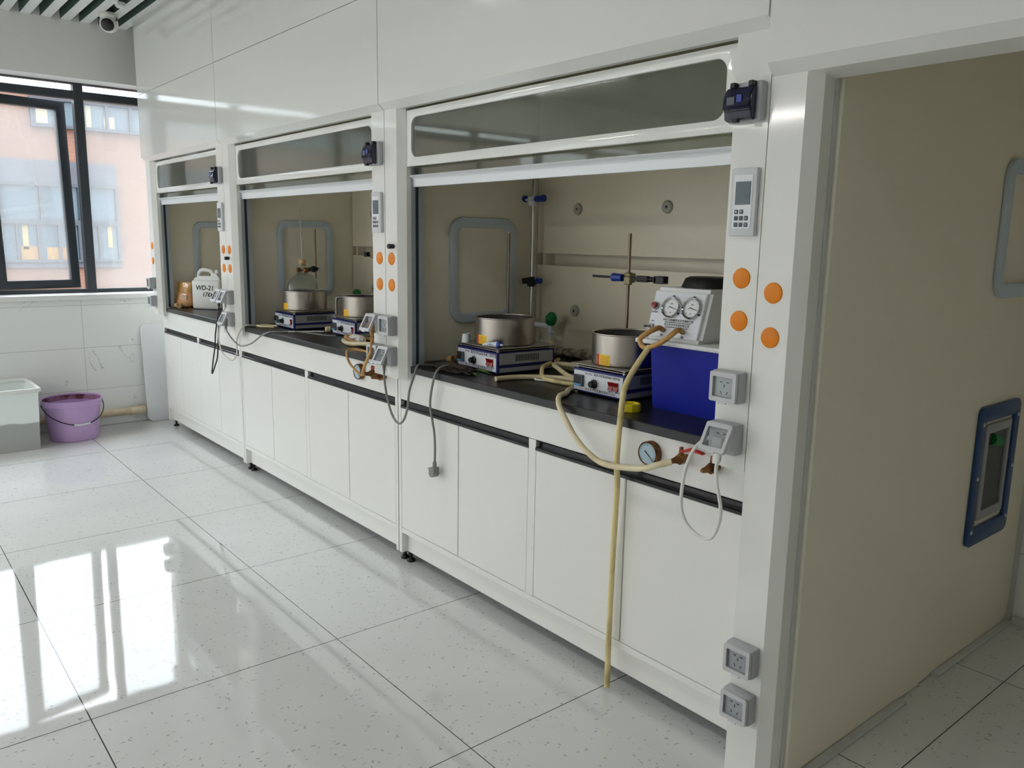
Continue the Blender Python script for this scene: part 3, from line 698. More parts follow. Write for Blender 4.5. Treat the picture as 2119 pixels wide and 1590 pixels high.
# ------------------------------------------------------------------ magnetic stirrers and their steel pots
def stirrer(x, y, w, d, rz, label, rod=None, rodtop=1.445, switches=2, rodmat='bronze', showtext=True):
    s = empty('magnetic_stirrer', (x, y, ZT), rz); tag(s, label, 'stirrer', 'magnetic stirrers on the worktops')
    P = lambda n, bm, m, l=None, **k: obj(n, bm, m, s, l, **k)
    hx, hy = w/2, d/2
    bd = bmesh.new(); box(bd, -hx, hx, -hy, hy, .006, .088, .002, 1)
    P('casing', bd, M['navy'], 'navy casing')
    ft = bmesh.new()
    for a in (-1, 1):
        for b in (-1, 1): cyl(ft, (a*(hx-.02), b*(hy-.02), 0), (a*(hx-.02), b*(hy-.02), .006), .011, None, 14)
    P('rubber_feet', ft, M['blackmat'])
    fp = P('front_panel', B(-hx+.007, hx-.007, -hy-.0015, -hy+.001, .012, .080), M['panelwhite'])
    for sx in (-1, 1):
        sd = bmesh.new(); xa, xb = (hx-.001, hx+.0015) if sx > 0 else (-hx-.0015, -hx+.001)
        box(sd, xa, xb, -hy+.010, hy-.010, .040, .084); box(sd, xa, xb, -hy+.010, hy-.010, .010, .027)
        sp = P('side_panel', sd, M['panelgrey'], 'grey side panel')
        vs = bmesh.new()
        for i in range(14):
            yy = -.055 + i*.0085; xx = (hx+.001, hx+.0022) if sx > 0 else (-hx-.0022, -hx-.001)
            box(vs, xx[0], xx[1], yy, yy+.0035, .050, .076)
        obj('vent_slots', vs, M['blackmat'], sp)
    dsp = P('temperature_controller', B(-hx+.014, -hx+.056, -hy-.012, -hy-.001, .026, .066, .0015, 1), M['button'])
    obj('display', B(-hx+.0165, -hx+.0495, -hy-.0132, -hy-.0115, .036, .064), M['blackmat'], dsp)
    obj('keys', B(-hx+.0165, -hx+.0495, -hy-.0132, -hy-.0115, .028, .035), M['dispblue'], dsp)
    kx = -hx*.06 - .008
    kb = bmesh.new(); lathe(kb, [(0, .022), (.0095, .022), (.011, .02), (.0115, .006), (.0155, .004), (.0155, 0)], (kx, -hy-.0016, .042), (0, -1, 0), 24); P('speed_knob', kb, M['blackmat'])
    tk = bmesh.new()
    for i in range(10):
        a = R(-140 + 280*i/9); bb = bmesh.new(); box(bb, -.0007, .0007, -.0003, .0003, .018, .0225); xform(bb, Matrix.Translation((kx, -hy-.0017, .042)) @ Matrix.Rotation(a, 4, 'Y'))
        me = bpy.data.meshes.new('x'); bb.to_mesh(me); bb.free(); tk.from_mesh(me); bpy.data.meshes.remove(me)
    obj('knob_scale', tk, M['ink'], fp)
    for i in range(switches):
        sx0 = hx-.022-.0235*(switches-i)+ (.008 if switches == 1 else .0)
        sw = bmesh.new(); prism(sw, [(-hy-.001, .032), (-hy-.008, .032), (-hy-.004, .046), (-hy-.009, .060), (-hy-.001, .060)], 'x', sx0, sx0+.020); P('rocker_switch', sw, M['redswitch'], 'red rocker switch', smooth=10)
    tl = [('DF-101S', .0095, -hx+.060, .0725, 'LEFT', 0), ('集热式恒温加热磁力搅拌器', (w-.15)/12*1.32, -hx+.060+.042, .0725, 'LEFT', 0),
          ('巩义市予华仪器有限责任公司', (w-.12)/14*1.25, -hx+.062, .0185, 'LEFT', 0), ('电源开关', .0055, hx-.058, .0268, 'CENTER', 0), ('加热开关', .0055, hx-.028, .0268, 'CENTER', 0), ('调速', .0055, kx, .0235, 'CENTER', 0)]
    obj('lettering', shift(text_bm(tl), 0, -hy-.0018, 0), M['ink'], fp)
    for zz, e in ((.0935, .003), (.1015, .006)):
        P('steel_plate', B(-hx-e, hx+e, -hy-e, hy+e, zz, zz+.0028, .001, 1), M['plate'])
    sp = bmesh.new()
    for a in (-1, 1):
        for b in (-1, 1): cyl(sp, (a*(hx-.012), b*(hy-.012), .086), (a*(hx-.012), b*(hy-.012), .1016), .006, None, 10)
    P('plate_spacers', sp, M['plate'])
    if rod:
        rb = bmesh.new(); cyl(rb, (rod[0], rod[1], .104), (rod[0], rod[1], rodtop-ZT), .0058, None, 14); cyl(rb, (rod[0], rod[1], .104), (rod[0], rod[1], .116), .009, None, 6); P('support_rod', rb, M[rodmat], 'bronze rod')
    return s

ZP = ZT + .1045
def pot(x, y, label, r=.121, h=.108, handle=None):
    o = empty('steel_pot', (x, y, ZP)); tag(o, label, 'pot', 'steel bath pots on the stirrers')
    b = bmesh.new(); lathe(b, [(0, 0), (r-.006, 0), (r-.001, .004), (r, .010), (r, h-.004), (r+.003, h-.002), (r+.003, h+.001), (r-.002, h+.0005), (r-.003, h-.003)], seg=64)
    po = obj('pot_body', b, M['steel'], o)
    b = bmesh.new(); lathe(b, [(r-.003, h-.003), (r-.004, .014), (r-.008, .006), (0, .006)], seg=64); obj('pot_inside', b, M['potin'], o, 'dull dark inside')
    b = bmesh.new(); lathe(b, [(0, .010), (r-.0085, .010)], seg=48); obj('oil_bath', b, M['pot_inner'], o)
    def patch(a0, a1, z0, z1, rr):
        bm = bmesh.new(); n = 10; v = []
        for i in range(n+1):
            a = R(a0 + (a1-a0)*i/n); v.append([bm.verts.new((q*math.cos(a), q*math.sin(a), z)) for q, z in ((rr, z0), (rr, z1), (rr-.0009, z1), (rr-.0009, z0))])
        for p, q in zip(v, v[1:]):
            for k in range(4): bm.faces.new([p[k], q[k], q[(k+1) % 4], p[(k+1) % 4]])
        bm.faces.new(v[0]); bm.faces.new(list(reversed(v[-1]))); bmesh.ops.recalc_face_normals(bm, faces=bm.faces[:]); return bm
    lb = obj('warning_label', patch(-97, -75, .004, .040, r+.0006), M['labelyellow'], o, 'yellow warning label')
    obj('label_strip', patch(-103, -97, .004, .040, r+.0006), M['labelred'], lb, 'red strip')
    ln = bmesh.new()
    for i in range(6):
        p = patch(-95.5, -77, .008+i*.005, .0091+i*.005, r+.0010); me = bpy.data.meshes.new('x'); p.to_mesh(me); p.free(); ln.from_mesh(me); bpy.data.meshes.remove(me)
    obj('label_lines', ln, M['inkred'], lb)
    if handle:
        a = R(handle); c, s = math.cos(a), math.sin(a)
        hb = bmesh.new(); tube(hb, [((r-.001)*c, (r-.001)*s, h-.010), ((r+.028)*c, (r+.028)*s, h-.012), ((r+.040)*c, (r+.040)*s, h-.028), ((r+.040)*c, (r+.040)*s, .006)], .008, 12)
        obj('handle', hb, M['steelin'], o)
    return o

st1 = stirrer(.352, .290, .285, .285, R(-3), 'magnetic stirrer in the near hood left of the other, blue tube lying on its plate', rod=(-.118, .095), rodtop=1.440)
st2 = stirrer(1.014, .288, .242, .262, R(0), 'magnetic stirrer beside the blue vacuum pump tank in the near hood', rod=(-.108, .118), rodtop=1.442)
st3 = stirrer(-1.462, .275, .27, .27, R(-2), 'magnetic stirrer under the corked flask in the middle hood', rod=(-.122, .118), rodtop=1.455, switches=1)
st4 = stirrer(-.938, .372, .27, .27, R(-2), 'magnetic stirrer behind the coiled hose in the middle hood', rod=(-.122, .118), rodtop=1.42, switches=1)
p1 = pot(.352, .283, 'open steel pot left of the pump in the near hood, farther of the two there')
p2 = pot(1.018, .292, 'open steel pot next to the blue pump tank in the near hood', r=.122)
p3 = pot(-1.462, .268, 'steel pot with the round glass flask sitting in it', r=.123)
p4 = pot(-.935, .362, 'steel pot with a side handle in front of a green tap', r=.118, handle=222)

# ------------------------------------------------------------------ rods, clamps, flask
def clamp(name_lbl, x, y, z, rz, left, right, jaw='black', knobs=(), metal='olive', group=None, tilt=0):
    """boss head on a rod; the bar runs from x-left to x+right in its own axis"""
    c = empty('lab_clamp', (x, y, z), rot=(0, R(tilt), rz)); tag(c, name_lbl, 'clamp', group)
    b = bmesh.new(); box(b, -.014, .016, -.012, .022, -.017, .017, .004, 2); box(b, -.004, .026, -.022, -.006, -.024, .006, .003, 1); cyl(b, (0, 0, -.02), (0, 0, .02), .0105, None, 16)
    obj('boss_head', b, M[metal], c)
    r = bmesh.new(); cyl(r, (-left, -.014, 0), (right*.55, -.014, 0), .0045, None, 12); obj('bar', r, M['blackmat'], c)
    j = bmesh.new(); box(j, right*.30, right*.58, -.025, -.004, -.011, .011, .004, 2)
    for q in range(3): cyl(j, (right*(.58+q*.06), -.014, 0), (right*(.61+q*.06), -.014, 0), .010, .008, 12)
    cyl(j, (right*.55, -.014, 0), (right*.80, -.014, 0), .006, None, 12)
    box(j, right*.76, right, -.028, -.022, -.013, .013, .002, 1); box(j, right*.76, right, -.006, .0, -.013, .013, .002, 1); box(j, right*.74, right*.82, -.028, .0, -.011, .011, .002, 1)
    obj('jaws', j, M['blackmat'], c)
    for kx, kl, kr in knobs:
        k = bmesh.new(); cyl(k, (kx, -.014, 0), (kx+kl, -.014, 0), kr, kr*.85, 12); bmesh.ops.bevel(k, geom=[e for e in k.edges if e.is_manifold and e.calc_face_angle(0) > 1], offset=.003, segments=2, affect='EDGES'); obj('knob', k, M['bluelever'], c, 'blue knob')
    return c

lr = empty('lattice_rod', (.077, .662, ZT)); tag(lr, 'tall chrome rod standing on the worktop at the back corner of the near hood', 'rod')
b = bmesh.new(); cyl(b, (0, 0, 0), (0, 0, .92), .0085, None, 18); obj('rod', b, M['chrome'], lr)
b = bmesh.new(); lathe(b, [(0, 0), (.03, 0), (.03, .006), (.012, .012), (0, .012)], seg=24); obj('flange', b, M['chrome'], lr)

def cross_boss(lbl, z, wide, metal, dark=False):
    c = empty('boss_clamp', (.077, .662, z)); tag(c, lbl, 'clamp')
    b = bmesh.new(); box(b, -.018, .020, -.022, -.008, -.012, .012, .004, 2); box(b, .0, .034, -.030, -.008, -.028, -.004, .003, 1); cyl(b, (0, 0, -.016), (0, 0, .016), .013, None, 16)
    obj('boss_head', b, M[metal], c)
    for s in (-1, 1):
        k = bmesh.new()
        if not dark:
            cyl(k, (s*.035, -.014, .002 if s > 0 else .004), (s*wide, -.014, .004 if s > 0 else .010), .014, .016, 14)
        else:
            cyl(k, (s*.055, -.014, 0), (s*wide, -.014, 0), .014, .012, 12)
        obj('knob', k, M['bluelever'], c, 'blue knob')
    a = bmesh.new(); cyl(a, (-.06, -.014, 0), (.06, -.014, 0), .005, None, 10)
    if dark:
        box(a, -.085, -.062, -.024, -.004, -.014, .014, .002, 1); box(a, -.040, -.022, -.024, -.004, -.018, .008, .002, 1); tube(a, [(.02, -.014, -.006), (.03, -.014, -.016), (.042, -.014, -.014), (.05, -.014, -.002)], .005, 8)
    obj('arm', a, M['blackmat'] if dark else M['alu'], c)
    return c
cross_boss('pale boss clamp with two long blue knobs high on the chrome rod', 1.592, .088, 'alu')
cross_boss('dark clamp with blue end knobs low on the chrome rod', 1.232, .078, 'blackmat', True)
clamp('long dark clamp with blue knob on the rod behind the pump-side pot', 1.014-.108, .288+.118, 1.285, R(0), .165, .185, knobs=((-.062, .046, .0155),))
fc = empty('lab_clamp', (-1.588, .389, 1.221), R(0)); tag(fc, 'dark clamp with brass jaws gripping the flask neck', 'clamp')
FV = Vector((-1.470+1.588, .262-.389, 0))    # to the flask neck
d = FV.normalized(); side = Vector((-d.y, d.x, 0))
b = bmesh.new(); cyl(b, (0, 0, -.018), (0, 0, .018), .013, None, 16); box(b, -.012, .014, -.02, .02, -.013, .013, .004, 2); obj('boss_head', b, M['blackmat'], fc)
b = bmesh.new(); cyl(b, -d*.075, d*(FV.length-.035), .0048, None, 12); cyl(b, d*.03, d*.075, .010, .012, 14); obj('bar', b, M['blackmat'], fc)
b = bmesh.new()
for s in (-1, 1):
    tube(b, [d*(FV.length-.04), d*(FV.length-.03)+side*s*.022, d*FV.length+side*s*.027, d*(FV.length+.030)+side*s*.022], .006, 8)
    for zz in (-.009, .009): tube(b, [d*(FV.length-.03)+side*s*.022+Vector((0, 0, zz)), d*FV.length+side*s*.027+Vector((0, 0, zz)), d*(FV.length+.036)+side*s*.018+Vector((0, 0, zz))], .005, 8)
obj('jaws', b, M['brass'], fc)
b = bmesh.new(); cyl(b, -d*.025, -d*.048, .013, .011, 14); obj('knob', b, M['bluelever'], fc, 'blue knob')
clamp('black clamp on the rod behind the handled pot in the middle hood', -.938-.118, .372+.122, 1.318, R(180), .03, .12)

fl = empty('round_flask', (-1.470, .262, ZP+.012)); tag(fl, 'large round glass flask sitting in the steel pot', 'flask')
prof = []
for i in range(25):
    a = R(-90 + 158*i/24); prof.append((.098*math.cos(a), .098+.098*math.sin(a)))
prof += [(.024, .198), (.0205, .206), (.0195, .236), (.0215, .240), (.0215, .246)]
b = bmesh.new(); lathe(b, prof, seg=48); obj('flask_glass', b, M['glassware'], fl, smooth=60)
ck = empty('cork_stopper', (-1.470, .262, ZP+.012+.236)); tag(ck, 'tan cork stopper plugging the flask, thin glass tube through it', 'stopper')
b = bmesh.new(); lathe(b, [(0, 0), (.0165, 0), (.0205, .034), (.019, .036), (0, .036)], seg=28); obj('cork', b, M['cork'], ck)
b = bmesh.new(); tube(b, [(0, 0, .02), (-.006, 0, .12), (-.010, .0, .22), (-.013, 0, .325)], .0022, 8); obj('glass_tube', b, mat('thin white glass tube', (206, 204, 192), .2, alpha=.75), ck, 'thin glass tube')

# ------------------------------------------------------------------ vacuum pump
vp = empty('vacuum_pump', (1.318, .172, ZT)); tag(vp, 'white water-circulating vacuum pump with two dials on a blue tank', 'vacuum pump')
P = lambda n, bm, m, l=None, **k: obj(n, bm, m, vp, l, **k)
tk = bmesh.new()
v = []
for z, e in ((0, .0), (.205, .012)):
    v.append([tk.verts.new(q) for q in ((-.098-e, .006-e*.6, z), (.215+e, .006-e*.6, z), (.215+e, .30, z), (-.098-e, .30, z))])
tk.faces.new(list(reversed(v[0]))); tk.faces.new(v[1])
for i in range(4): tk.faces.new([v[0][i], v[0][(i+1) % 4], v[1][(i+1) % 4], v[1][i]])
bmesh.ops.bevel(tk, geom=[e for e in tk.edges if abs(e.verts[0].co.z-e.verts[1].co.z) > .05], offset=.022, segments=5, affect='EDGES')
bmesh.ops.recalc_face_normals(tk, faces=tk.faces[:])
P('water_tank', tk, M['bluetank'], 'blue plastic tank')
P('shelf_rim', B(-.140, .235, -.022, .31, .2055, .2205, .004, 2), M['pumpwhite'])
lean = .048; ht = .160; fw0, fw1 = -.118, .102
hd = bmesh.new(); prism(hd, [(-.010, .221), (-.010+lean, .221+ht), (.285, .221+ht), (.285, .221)], 'x', fw0, fw1)
bmesh.ops.bevel(hd, geom=[e for e in hd.edges if (e.verts[0].co-e.verts[1].co).length > .1], offset=.012, segments=4, affect='EDGES')
P('pump_housing', hd, M['pumpwhite'])
vs = bmesh.new()
for i in range(4): box(vs, fw1-.0005, fw1+.0006, .105+i*.014, .109+i*.014, .262, .320)
P('vent_slots', vs, M['blackmat'])
cp = bmesh.new(); lathe(cp, [(0, .034), (.062, .034), (.074, .028), (.082, .010), (.086, .0), (0, 0)], (-.006, .165, .381), seg=36); P('motor_cap', cp, M['blackmat'], 'black motor cap', smooth=50)
ang = math.atan2(lean, ht)
FM = Matrix.Translation((0, -.0105, .221)) @ Matrix.Rotation(-ang, 4, 'X')     # the leaning front face: x, out (-y), up z
def on_face(bm): return xform(bm, FM)
pl = sheet(rrect(fw0+.012, fw1-.014, .012, .152, .008, 4), [], .001, 'xz', -.0008); fpan = P('front_plate', on_face(pl), M['panelwhite'])
for gx, gz in ((-.030, .105), (.048, .107)):
    g = bmesh.new(); r = .034; lathe(g, [(r, 0), (r, .008), (r*.95, .011), (r*.84, .008), (r*.84, .003), (0, .003)], (gx, -.001, gz), (0, -1, 0), 40); go = P('vacuum_gauge', on_face(g), M['chrome'])
    g = bmesh.new(); lathe(g, [(0, .0036), (r*.84, .0036)], (gx, -.001, gz), (0, -1, 0), 36); do = obj('dial', on_face(g), M['dial'], go)
    t = bmesh.new()
    for i in range(19):
        a = R(-135 + 270*i/18); l = .006 if i % 3 == 0 else .003; bb = bmesh.new(); box(bb, -.0004, .0004, -.0003, .0003, .027-l, .027); xform(bb, FM @ Matrix.Translation((gx, -.0048, gz)) @ Matrix.Rotation(a, 4, 'Y'))
        me = bpy.data.meshes.new('x'); bb.to_mesh(me); bb.free(); t.from_mesh(me); bpy.data.meshes.remove(me)
    obj('scale', t, M['ink'], do)
    obj('dial_lettering', on_face(shift(text_bm([('MPa', .006, gx, gz+.011, 'CENTER', 0), ('0', .006, gx-.012, gz-.002, 'CENTER', 0), ('-0.1', .005, gx, gz-.017, 'CENTER', 0)]), 0, -.0048, 0)), M['ink'], do)
    nd = bmesh.new(); prism(nd, [(-.0015, -.008), (.0015, -.008), (.0005, .024), (-.0005, .024)], 'y', -.0005, .0005); xform(nd, FM @ Matrix.Translation((gx, -.0055, gz)) @ Matrix.Rotation(R(104), 4, 'Y')); obj('needle', nd, M['ink'], do)
    sb = bmesh.new()
    for a in (90, 210, 330): cyl(sb, (gx+.035*math.cos(R(a)), -.001, gz+.035*math.sin(R(a))), (gx+.035*math.cos(R(a)), -.006, gz+.035*math.sin(R(a))), .003, None, 8)
    obj('screws', on_face(sb), M['blackmat'], go)
b = bmesh.new(); cyl(b, (-.093, 0, .106), (-.093, -.008, .106), .013, None, 20); lo = P('power_light', on_face(b), M['panelgrey'])
b = bmesh.new(); lathe(b, [(.010, 0), (.009, .008), (0, .010)], (-.093, -.008, .106), (0, -1, 0), 18); obj('red_lens', on_face(b), M['redswitch'], lo, 'red lens')
b = bmesh.new(); cyl(b, (-.093, 0, .040), (-.093, -.006, .040), .010, None, 6); cyl(b, (-.093, -.004, .040), (-.103, -.024, .034), .0025, .0035, 10); P('toggle_switch', on_face(b), M['steelin'])
for nx in (-.040, .036):
    b = bmesh.new(); cyl(b, (nx, 0, .032), (nx, -.018, .032), .0062, .0055, 14); P('hose_nozzle', on_face(b), M['blackmat'])
P('lettering', on_face(shift(text_bm([('SHZ-D(III)循环水式多用真空泵', .0088, .006, .0655, 'CENTER', 0), ('XUNHUANSHUISHIDUOYONGZHENKONGBENG', .0046, .006, .0585, 'CENTER', 0), ('巩义市予华仪器有限公司', .0088, .004, .0505, 'CENTER', 0), ('GONGYISHIYUHUAYIQIYOUXIANGONGSI', .0046, .004, .0435, 'CENTER', 0),
    ('POWER', .0065, -.093, .0865, 'CENTER', 0), ('ON', .0065, -.093, .0575, 'CENTER', 0), ('抽1', .008, -.044, .0165, 'CENTER', 0), ('抽2', .008, .036, .0165, 'CENTER', 0)]), 0, -.0018, 0)), M['ink'])

# ------------------------------------------------------------------ hoses and cables
def strand(name, pts, r, m, label, cat, seg=12, group=None, n=8):
    return tag(obj(name, tube(bmesh.new(), pts, r, seg, n), M[m], smooth=60), label, cat, group)
T = {}
T['white'] = [(1.616,.02,.909),(1.622,-.03,.904),(1.614,-.08,.881),(1.602,-.1,.828),(1.591,-.1,.752),(1.596,-.1,.699),(1.621,-.1,.665),(1.662,-.1,.648),(1.696,-.1,.657),(1.715,-.1,.7),(1.718,-.1,.746),(1.703,-.1,.8),(1.697,-.1,.845),(1.702,-.099,.866)]
strand('power_cable', [(1.606, .10, .899), (1.610, .05, .9)] + T['white'], .0048, 'cablewhite', 'white cable looping from the lower socket beside the pump', 'cable')
strand('hose', [(.885,.17,.903),(.905,.125,.903),(.942,.08,.903),(.972,.02,.903),(1.025,-.03,.888),(1.074,-.045,.851),(1.125,-.05,.804),(1.19,-.055,.768),(1.273,-.07,.755),(1.379,-.08,.768),(1.452,-.09,.786),(1.49,-.09,.803),(1.524,-.064,.817)], .0092, 'hose', 'cream hose sagging from the stirrer to the red-handled valve', 'hose')
strand('hose', [(1.2765,.108,1.098),(1.270,.075,1.058),(1.272,.03,1.012),(1.282,-.005,.972),(1.301,-.036,.903),(1.299,-.042,.807),(1.298,-.042,.755),(1.298,-.036,.70),(1.291,-.03,.6),(1.282,-.025,.455),(1.28,-.025,.295),(1.279,-.025,.147),(1.28,-.025,.012)], .0092, 'hosedirty', 'long yellowed hose hanging from the pump down to the floor', 'hose')
def nozzle_pt(nx, out): return FM @ Vector((nx, -out, .032)) + Vector((1.318, .172, ZT))
n1, n2 = nozzle_pt(-.040, .006), nozzle_pt(.036, .006)
n1b, n2b = nozzle_pt(-.040, .03), nozzle_pt(.036, .03)
yj = empty('branch_tube', n1); tag(yj, 'amber Y-shaped rubber tube joining both pump nozzles', 'hose')
b = tube(bmesh.new(), [n1, n1b, (1.258,.112,1.136),(1.240,.105,1.118),(1.246,.104,1.100),(1.262,.106,1.092),(1.273,.107,1.093)], .0082, 12); shift(b, *(-n1)); obj('branch', b, M['amber'], yj)
b = tube(bmesh.new(), [n2, n2b, (1.332,.122,1.128),(1.305,.112,1.108),(1.284,.108,1.098),(1.273,.107,1.094)], .0082, 12); shift(b, *(-n1)); obj('branch', b, M['amber'], yj)

pc = empty('plug_cable', (.307, -.03, .52)); tag(pc, 'grey cord hanging over the worktop edge, ending in an unplugged plug', 'cable')
b = tube(bmesh.new(), [(.26,.125,.899),(.27,.10,.903),(.285,.06,.912),(.300,.01,.915),(.307,-.022,.896),(.297,-.032,.849),(.276,-.03,.768),(.29,-.03,.706),(.305,-.03,.656),(.310,-.03,.607),(.310,-.03,.568),(.309,-.03,.536)], .0048, 10); shift(b, -.307, .03, -.52); obj('cord', b, M['cablegrey'], pc)
b = bmesh.new(); cyl(b, (.002, 0, .018), (.0, 0, -.008), .0062, .009, 12)
for q in range(3): cyl(b, (.001, 0, .012-q*.007), (.001, 0, .009-q*.007), .0085, None, 12)
prism(b, [(-.012, -.008), (.012, -.006), (.014, -.034), (.004, -.046), (-.013, -.048), (-.020, -.040), (-.022, -.014)], 'y', -.014, .014); obj('plug', b, M['cablegrey'], pc, smooth=25)
b = bmesh.new()
for yy, zz in ((-.007, -.018), (.007, -.018), (0, -.040)): box(b, -.042, -.020, yy-.0035, yy+.0035, zz-.0008, zz+.0008)
obj('pins', b, M['plate'], pc)
strand('power_cable', [(.041,-.099,.875),(.044,-.1,.839),(.062,-.1,.771),(.101,-.1,.701),(.149,-.1,.673),(.19,-.1,.693),(.219,-.1,.747),(.218,-.09,.814),(.205,-.06,.870),(.185,-.03,.905),(.168,-.002,.907),(.16,.05,.899),(.185,.10,.898),(.195,.14,.899)], .0048, 'cablegrey', 'grey cable looping from the socket on the post into the near hood', 'cable')
strand('power_cable', [(-1.826,-.099,1.003),(-1.845,-.1,.956),(-1.945,-.085,.83),(-2.022,-.065,.747),(-2.118,-.05,.623),(-2.140,-.05,.556),(-2.081,-.05,.613),(-2.031,-.05,.677),(-1.975,-.06,.796),(-1.890,-.08,.921),(-1.824,-.092,.99)], .0042, 'blackmat', 'black cable folded in a long loop below the far socket', 'cable')
strand('power_cable', [(-1.730,-.099,1.002),(-1.776,-.1,.961),(-1.863,-.09,.868),(-1.908,-.08,.79),(-1.889,-.07,.719),(-1.776,-.07,.692),(-1.706,-.07,.701),(-1.656,-.07,.746),(-1.648,-.07,.817),(-1.640,-.055,.866),(-1.636,-.02,.902),(-1.630,.03,.90),(-1.628,.08,.898),(-1.61,.12,.898)], .0042, 'cablebeige', 'pale cable drooping from the far post onto the middle worktop', 'cable')
strand('power_cable', [(-1.730,-.099,.876),(-1.70,-.09,.84),(-1.640,-.08,.806),(-1.578,-.07,.794),(-1.486,-.05,.817),(-1.37,-.032,.875),(-1.30,-.01,.899),(-1.265,.03,.898),(-1.250,.08,.898),(-1.215,.115,.898),(-1.14,.135,.898),(-1.05,.155,.898),(-.985,.175,.898),(-.96,.2,.898)], .0042, 'cablegrey', 'grey cable sagging from the lower far socket to the middle stirrers', 'cable')
# hoses between the two near stirrers
strand('hose', [(.586,.055,.903),(.590,.105,.903),(.610,.165,.903),(.650,.225,.903),(.70,.262,.903),(.76,.285,.903),(.85,.30,.903)], .0095, 'hose', 'cut cream hose end pointing forward between the two near stirrers', 'hose')
strand('hose', [(.218,.66,.982),(.222,.655,.955),(.275,.61,.925),(.36,.53,.915),(.43,.50,.905),(.52,.47,.904),(.62,.45,.904),(.80,.44,.904)], .0095, 'hose', 'cream hose hanging from the green-knobbed tap', 'hose')
strand('hose', [(.82,.405,.922),(.70,.44,.922),(.58,.44,.922),(.535,.415,.922),(.55,.38,.922),(.60,.35,.922),(.66,.325,.915),(.72,.318,.903),(.86,.325,.903)], .0095, 'hose', 'cream hose bent in a tight hairpin behind the cut hose end', 'hose')
strand('hose', [(.44,.505,.922),(.47,.46,.922),(.525,.36,.922),(.575,.295,.922),(.66,.225,.903),(.75,.205,.903),(.86,.225,.903)], .0085, 'hosedirty', 'brownish hose slanting forward beside the near left stirrer', 'hose')
strand('cord', [(.595,.235,.897),(.66,.195,.897),(.73,.235,.897),(.85,.262,.897)], .0042, 'cablewhite', 'thin white cord lying under the hoses between the near stirrers', 'cable')
# middle hood
strand('hose', [(-.44,.20,.905),(-.50,.125,.905),(-.60,.118,.905),(-.72,.150,.905),(-.83,.19,.905),(-.855,.212,.905),(-.82,.222,.907),(-.74,.225,.907),(-.64,.24,.907),(-.55,.27,.907)], .0110, 'amber', 'thick amber hose coiled in front of the middle right stirrer', 'hose')
strand('hose', [(-.72,.118,.905),(-.63,.085,.905),(-.54,.075,.909),(-.46,.085,.918),(-.38,.11,.918),(-.32,.15,.918)], .0110, 'hose', 'cream hose end beside the thick amber coil', 'hose')
strand('braided_hose', [(-.053,-.099,.996),(-.054,-.102,.97),(-.058,-.105,.94),(-.085,-.106,.905),(-.120,-.103,.865),(-.155,-.09,.832),(-.187,-.066,.823)], .0068, 'amber', 'amber tube running from the middle post socket down to the valve', 'hose')
strand('rubber_tube', [(-.196,-.070,.818),(-.213,-.08,.830),(-.255,-.095,.862),(-.305,-.085,.897),(-.345,-.055,.913),(-.335,-.02,.913),(-.27,.01,.906),(-.18,.025,.902),(-.12,.06,.902)], .0052, 'amber', 'thin amber tube bending from the middle valve over the worktop edge', 'hose')
strand('hose', [(-1.53,.125,.900),(-1.575,.112,.900),(-1.625,.095,.900),(-1.640,.065,.900),(-1.615,.04,.900),(-1.57,.045,.900),(-1.53,.07,.900),(-1.50,.092,.900)], .0065, 'hose', 'short cream hose loop at the left end of the middle worktop', 'hose')
b = bmesh.new(); cyl(b, (-1.27, .04, .898), (-1.165, .235, .898), .0048, None, 12); tag(obj('stirring_rod', b, M['cablewhite']), 'white rod lying in front of the flask stirrer', 'rod')
b = bmesh.new(); lathe(b, [(0, -.016), (.012, -.016), (.0165, -.010), (.0165, .010), (.012, .016), (0, .016)], (-1.155, .255, .910), (.3, .8, 0), 20); tag(obj('rubber_stopper', b, M['hose']), 'cream rubber stopper between the two middle stirrers', 'stopper')
def crumpled(name, loc, size, m, seed, sub=3, amp=.25):
    rnd = random.Random(seed); bm = bmesh.new(); bmesh.ops.create_icosphere(bm, subdivisions=sub, radius=1)
    ph = [(rnd.uniform(2, 5), rnd.uniform(0, 6), Vector((rnd.uniform(-1, 1), rnd.uniform(-1, 1), rnd.uniform(-1, 1))).normalized()) for _ in range(7)]
    for v in bm.verts:
        n = v.co.normalized(); s = 1 + amp*sum(abs(math.sin(f*n.dot(d)*2+p)) - .6 for f, p, d in ph)/3
        v.co = n*s
    zmin = -.75
    for v in bm.verts: v.co = Vector((v.co.x*size[0], v.co.y*size[1], max(v.co.z, zmin)*size[2]))
    lo = min(v.co.z for v in bm.verts)
    for v in bm.verts: v.co.z -= lo
    return obj(name, bm, M[m], None, smooth=25, loc=loc)
tag(crumpled('plastic_bag', (-.70, .185, ZT), (.07, .028, .022), 'cablewhite', 3), 'small crumpled white plastic bag inside the amber hose coil', 'bag')

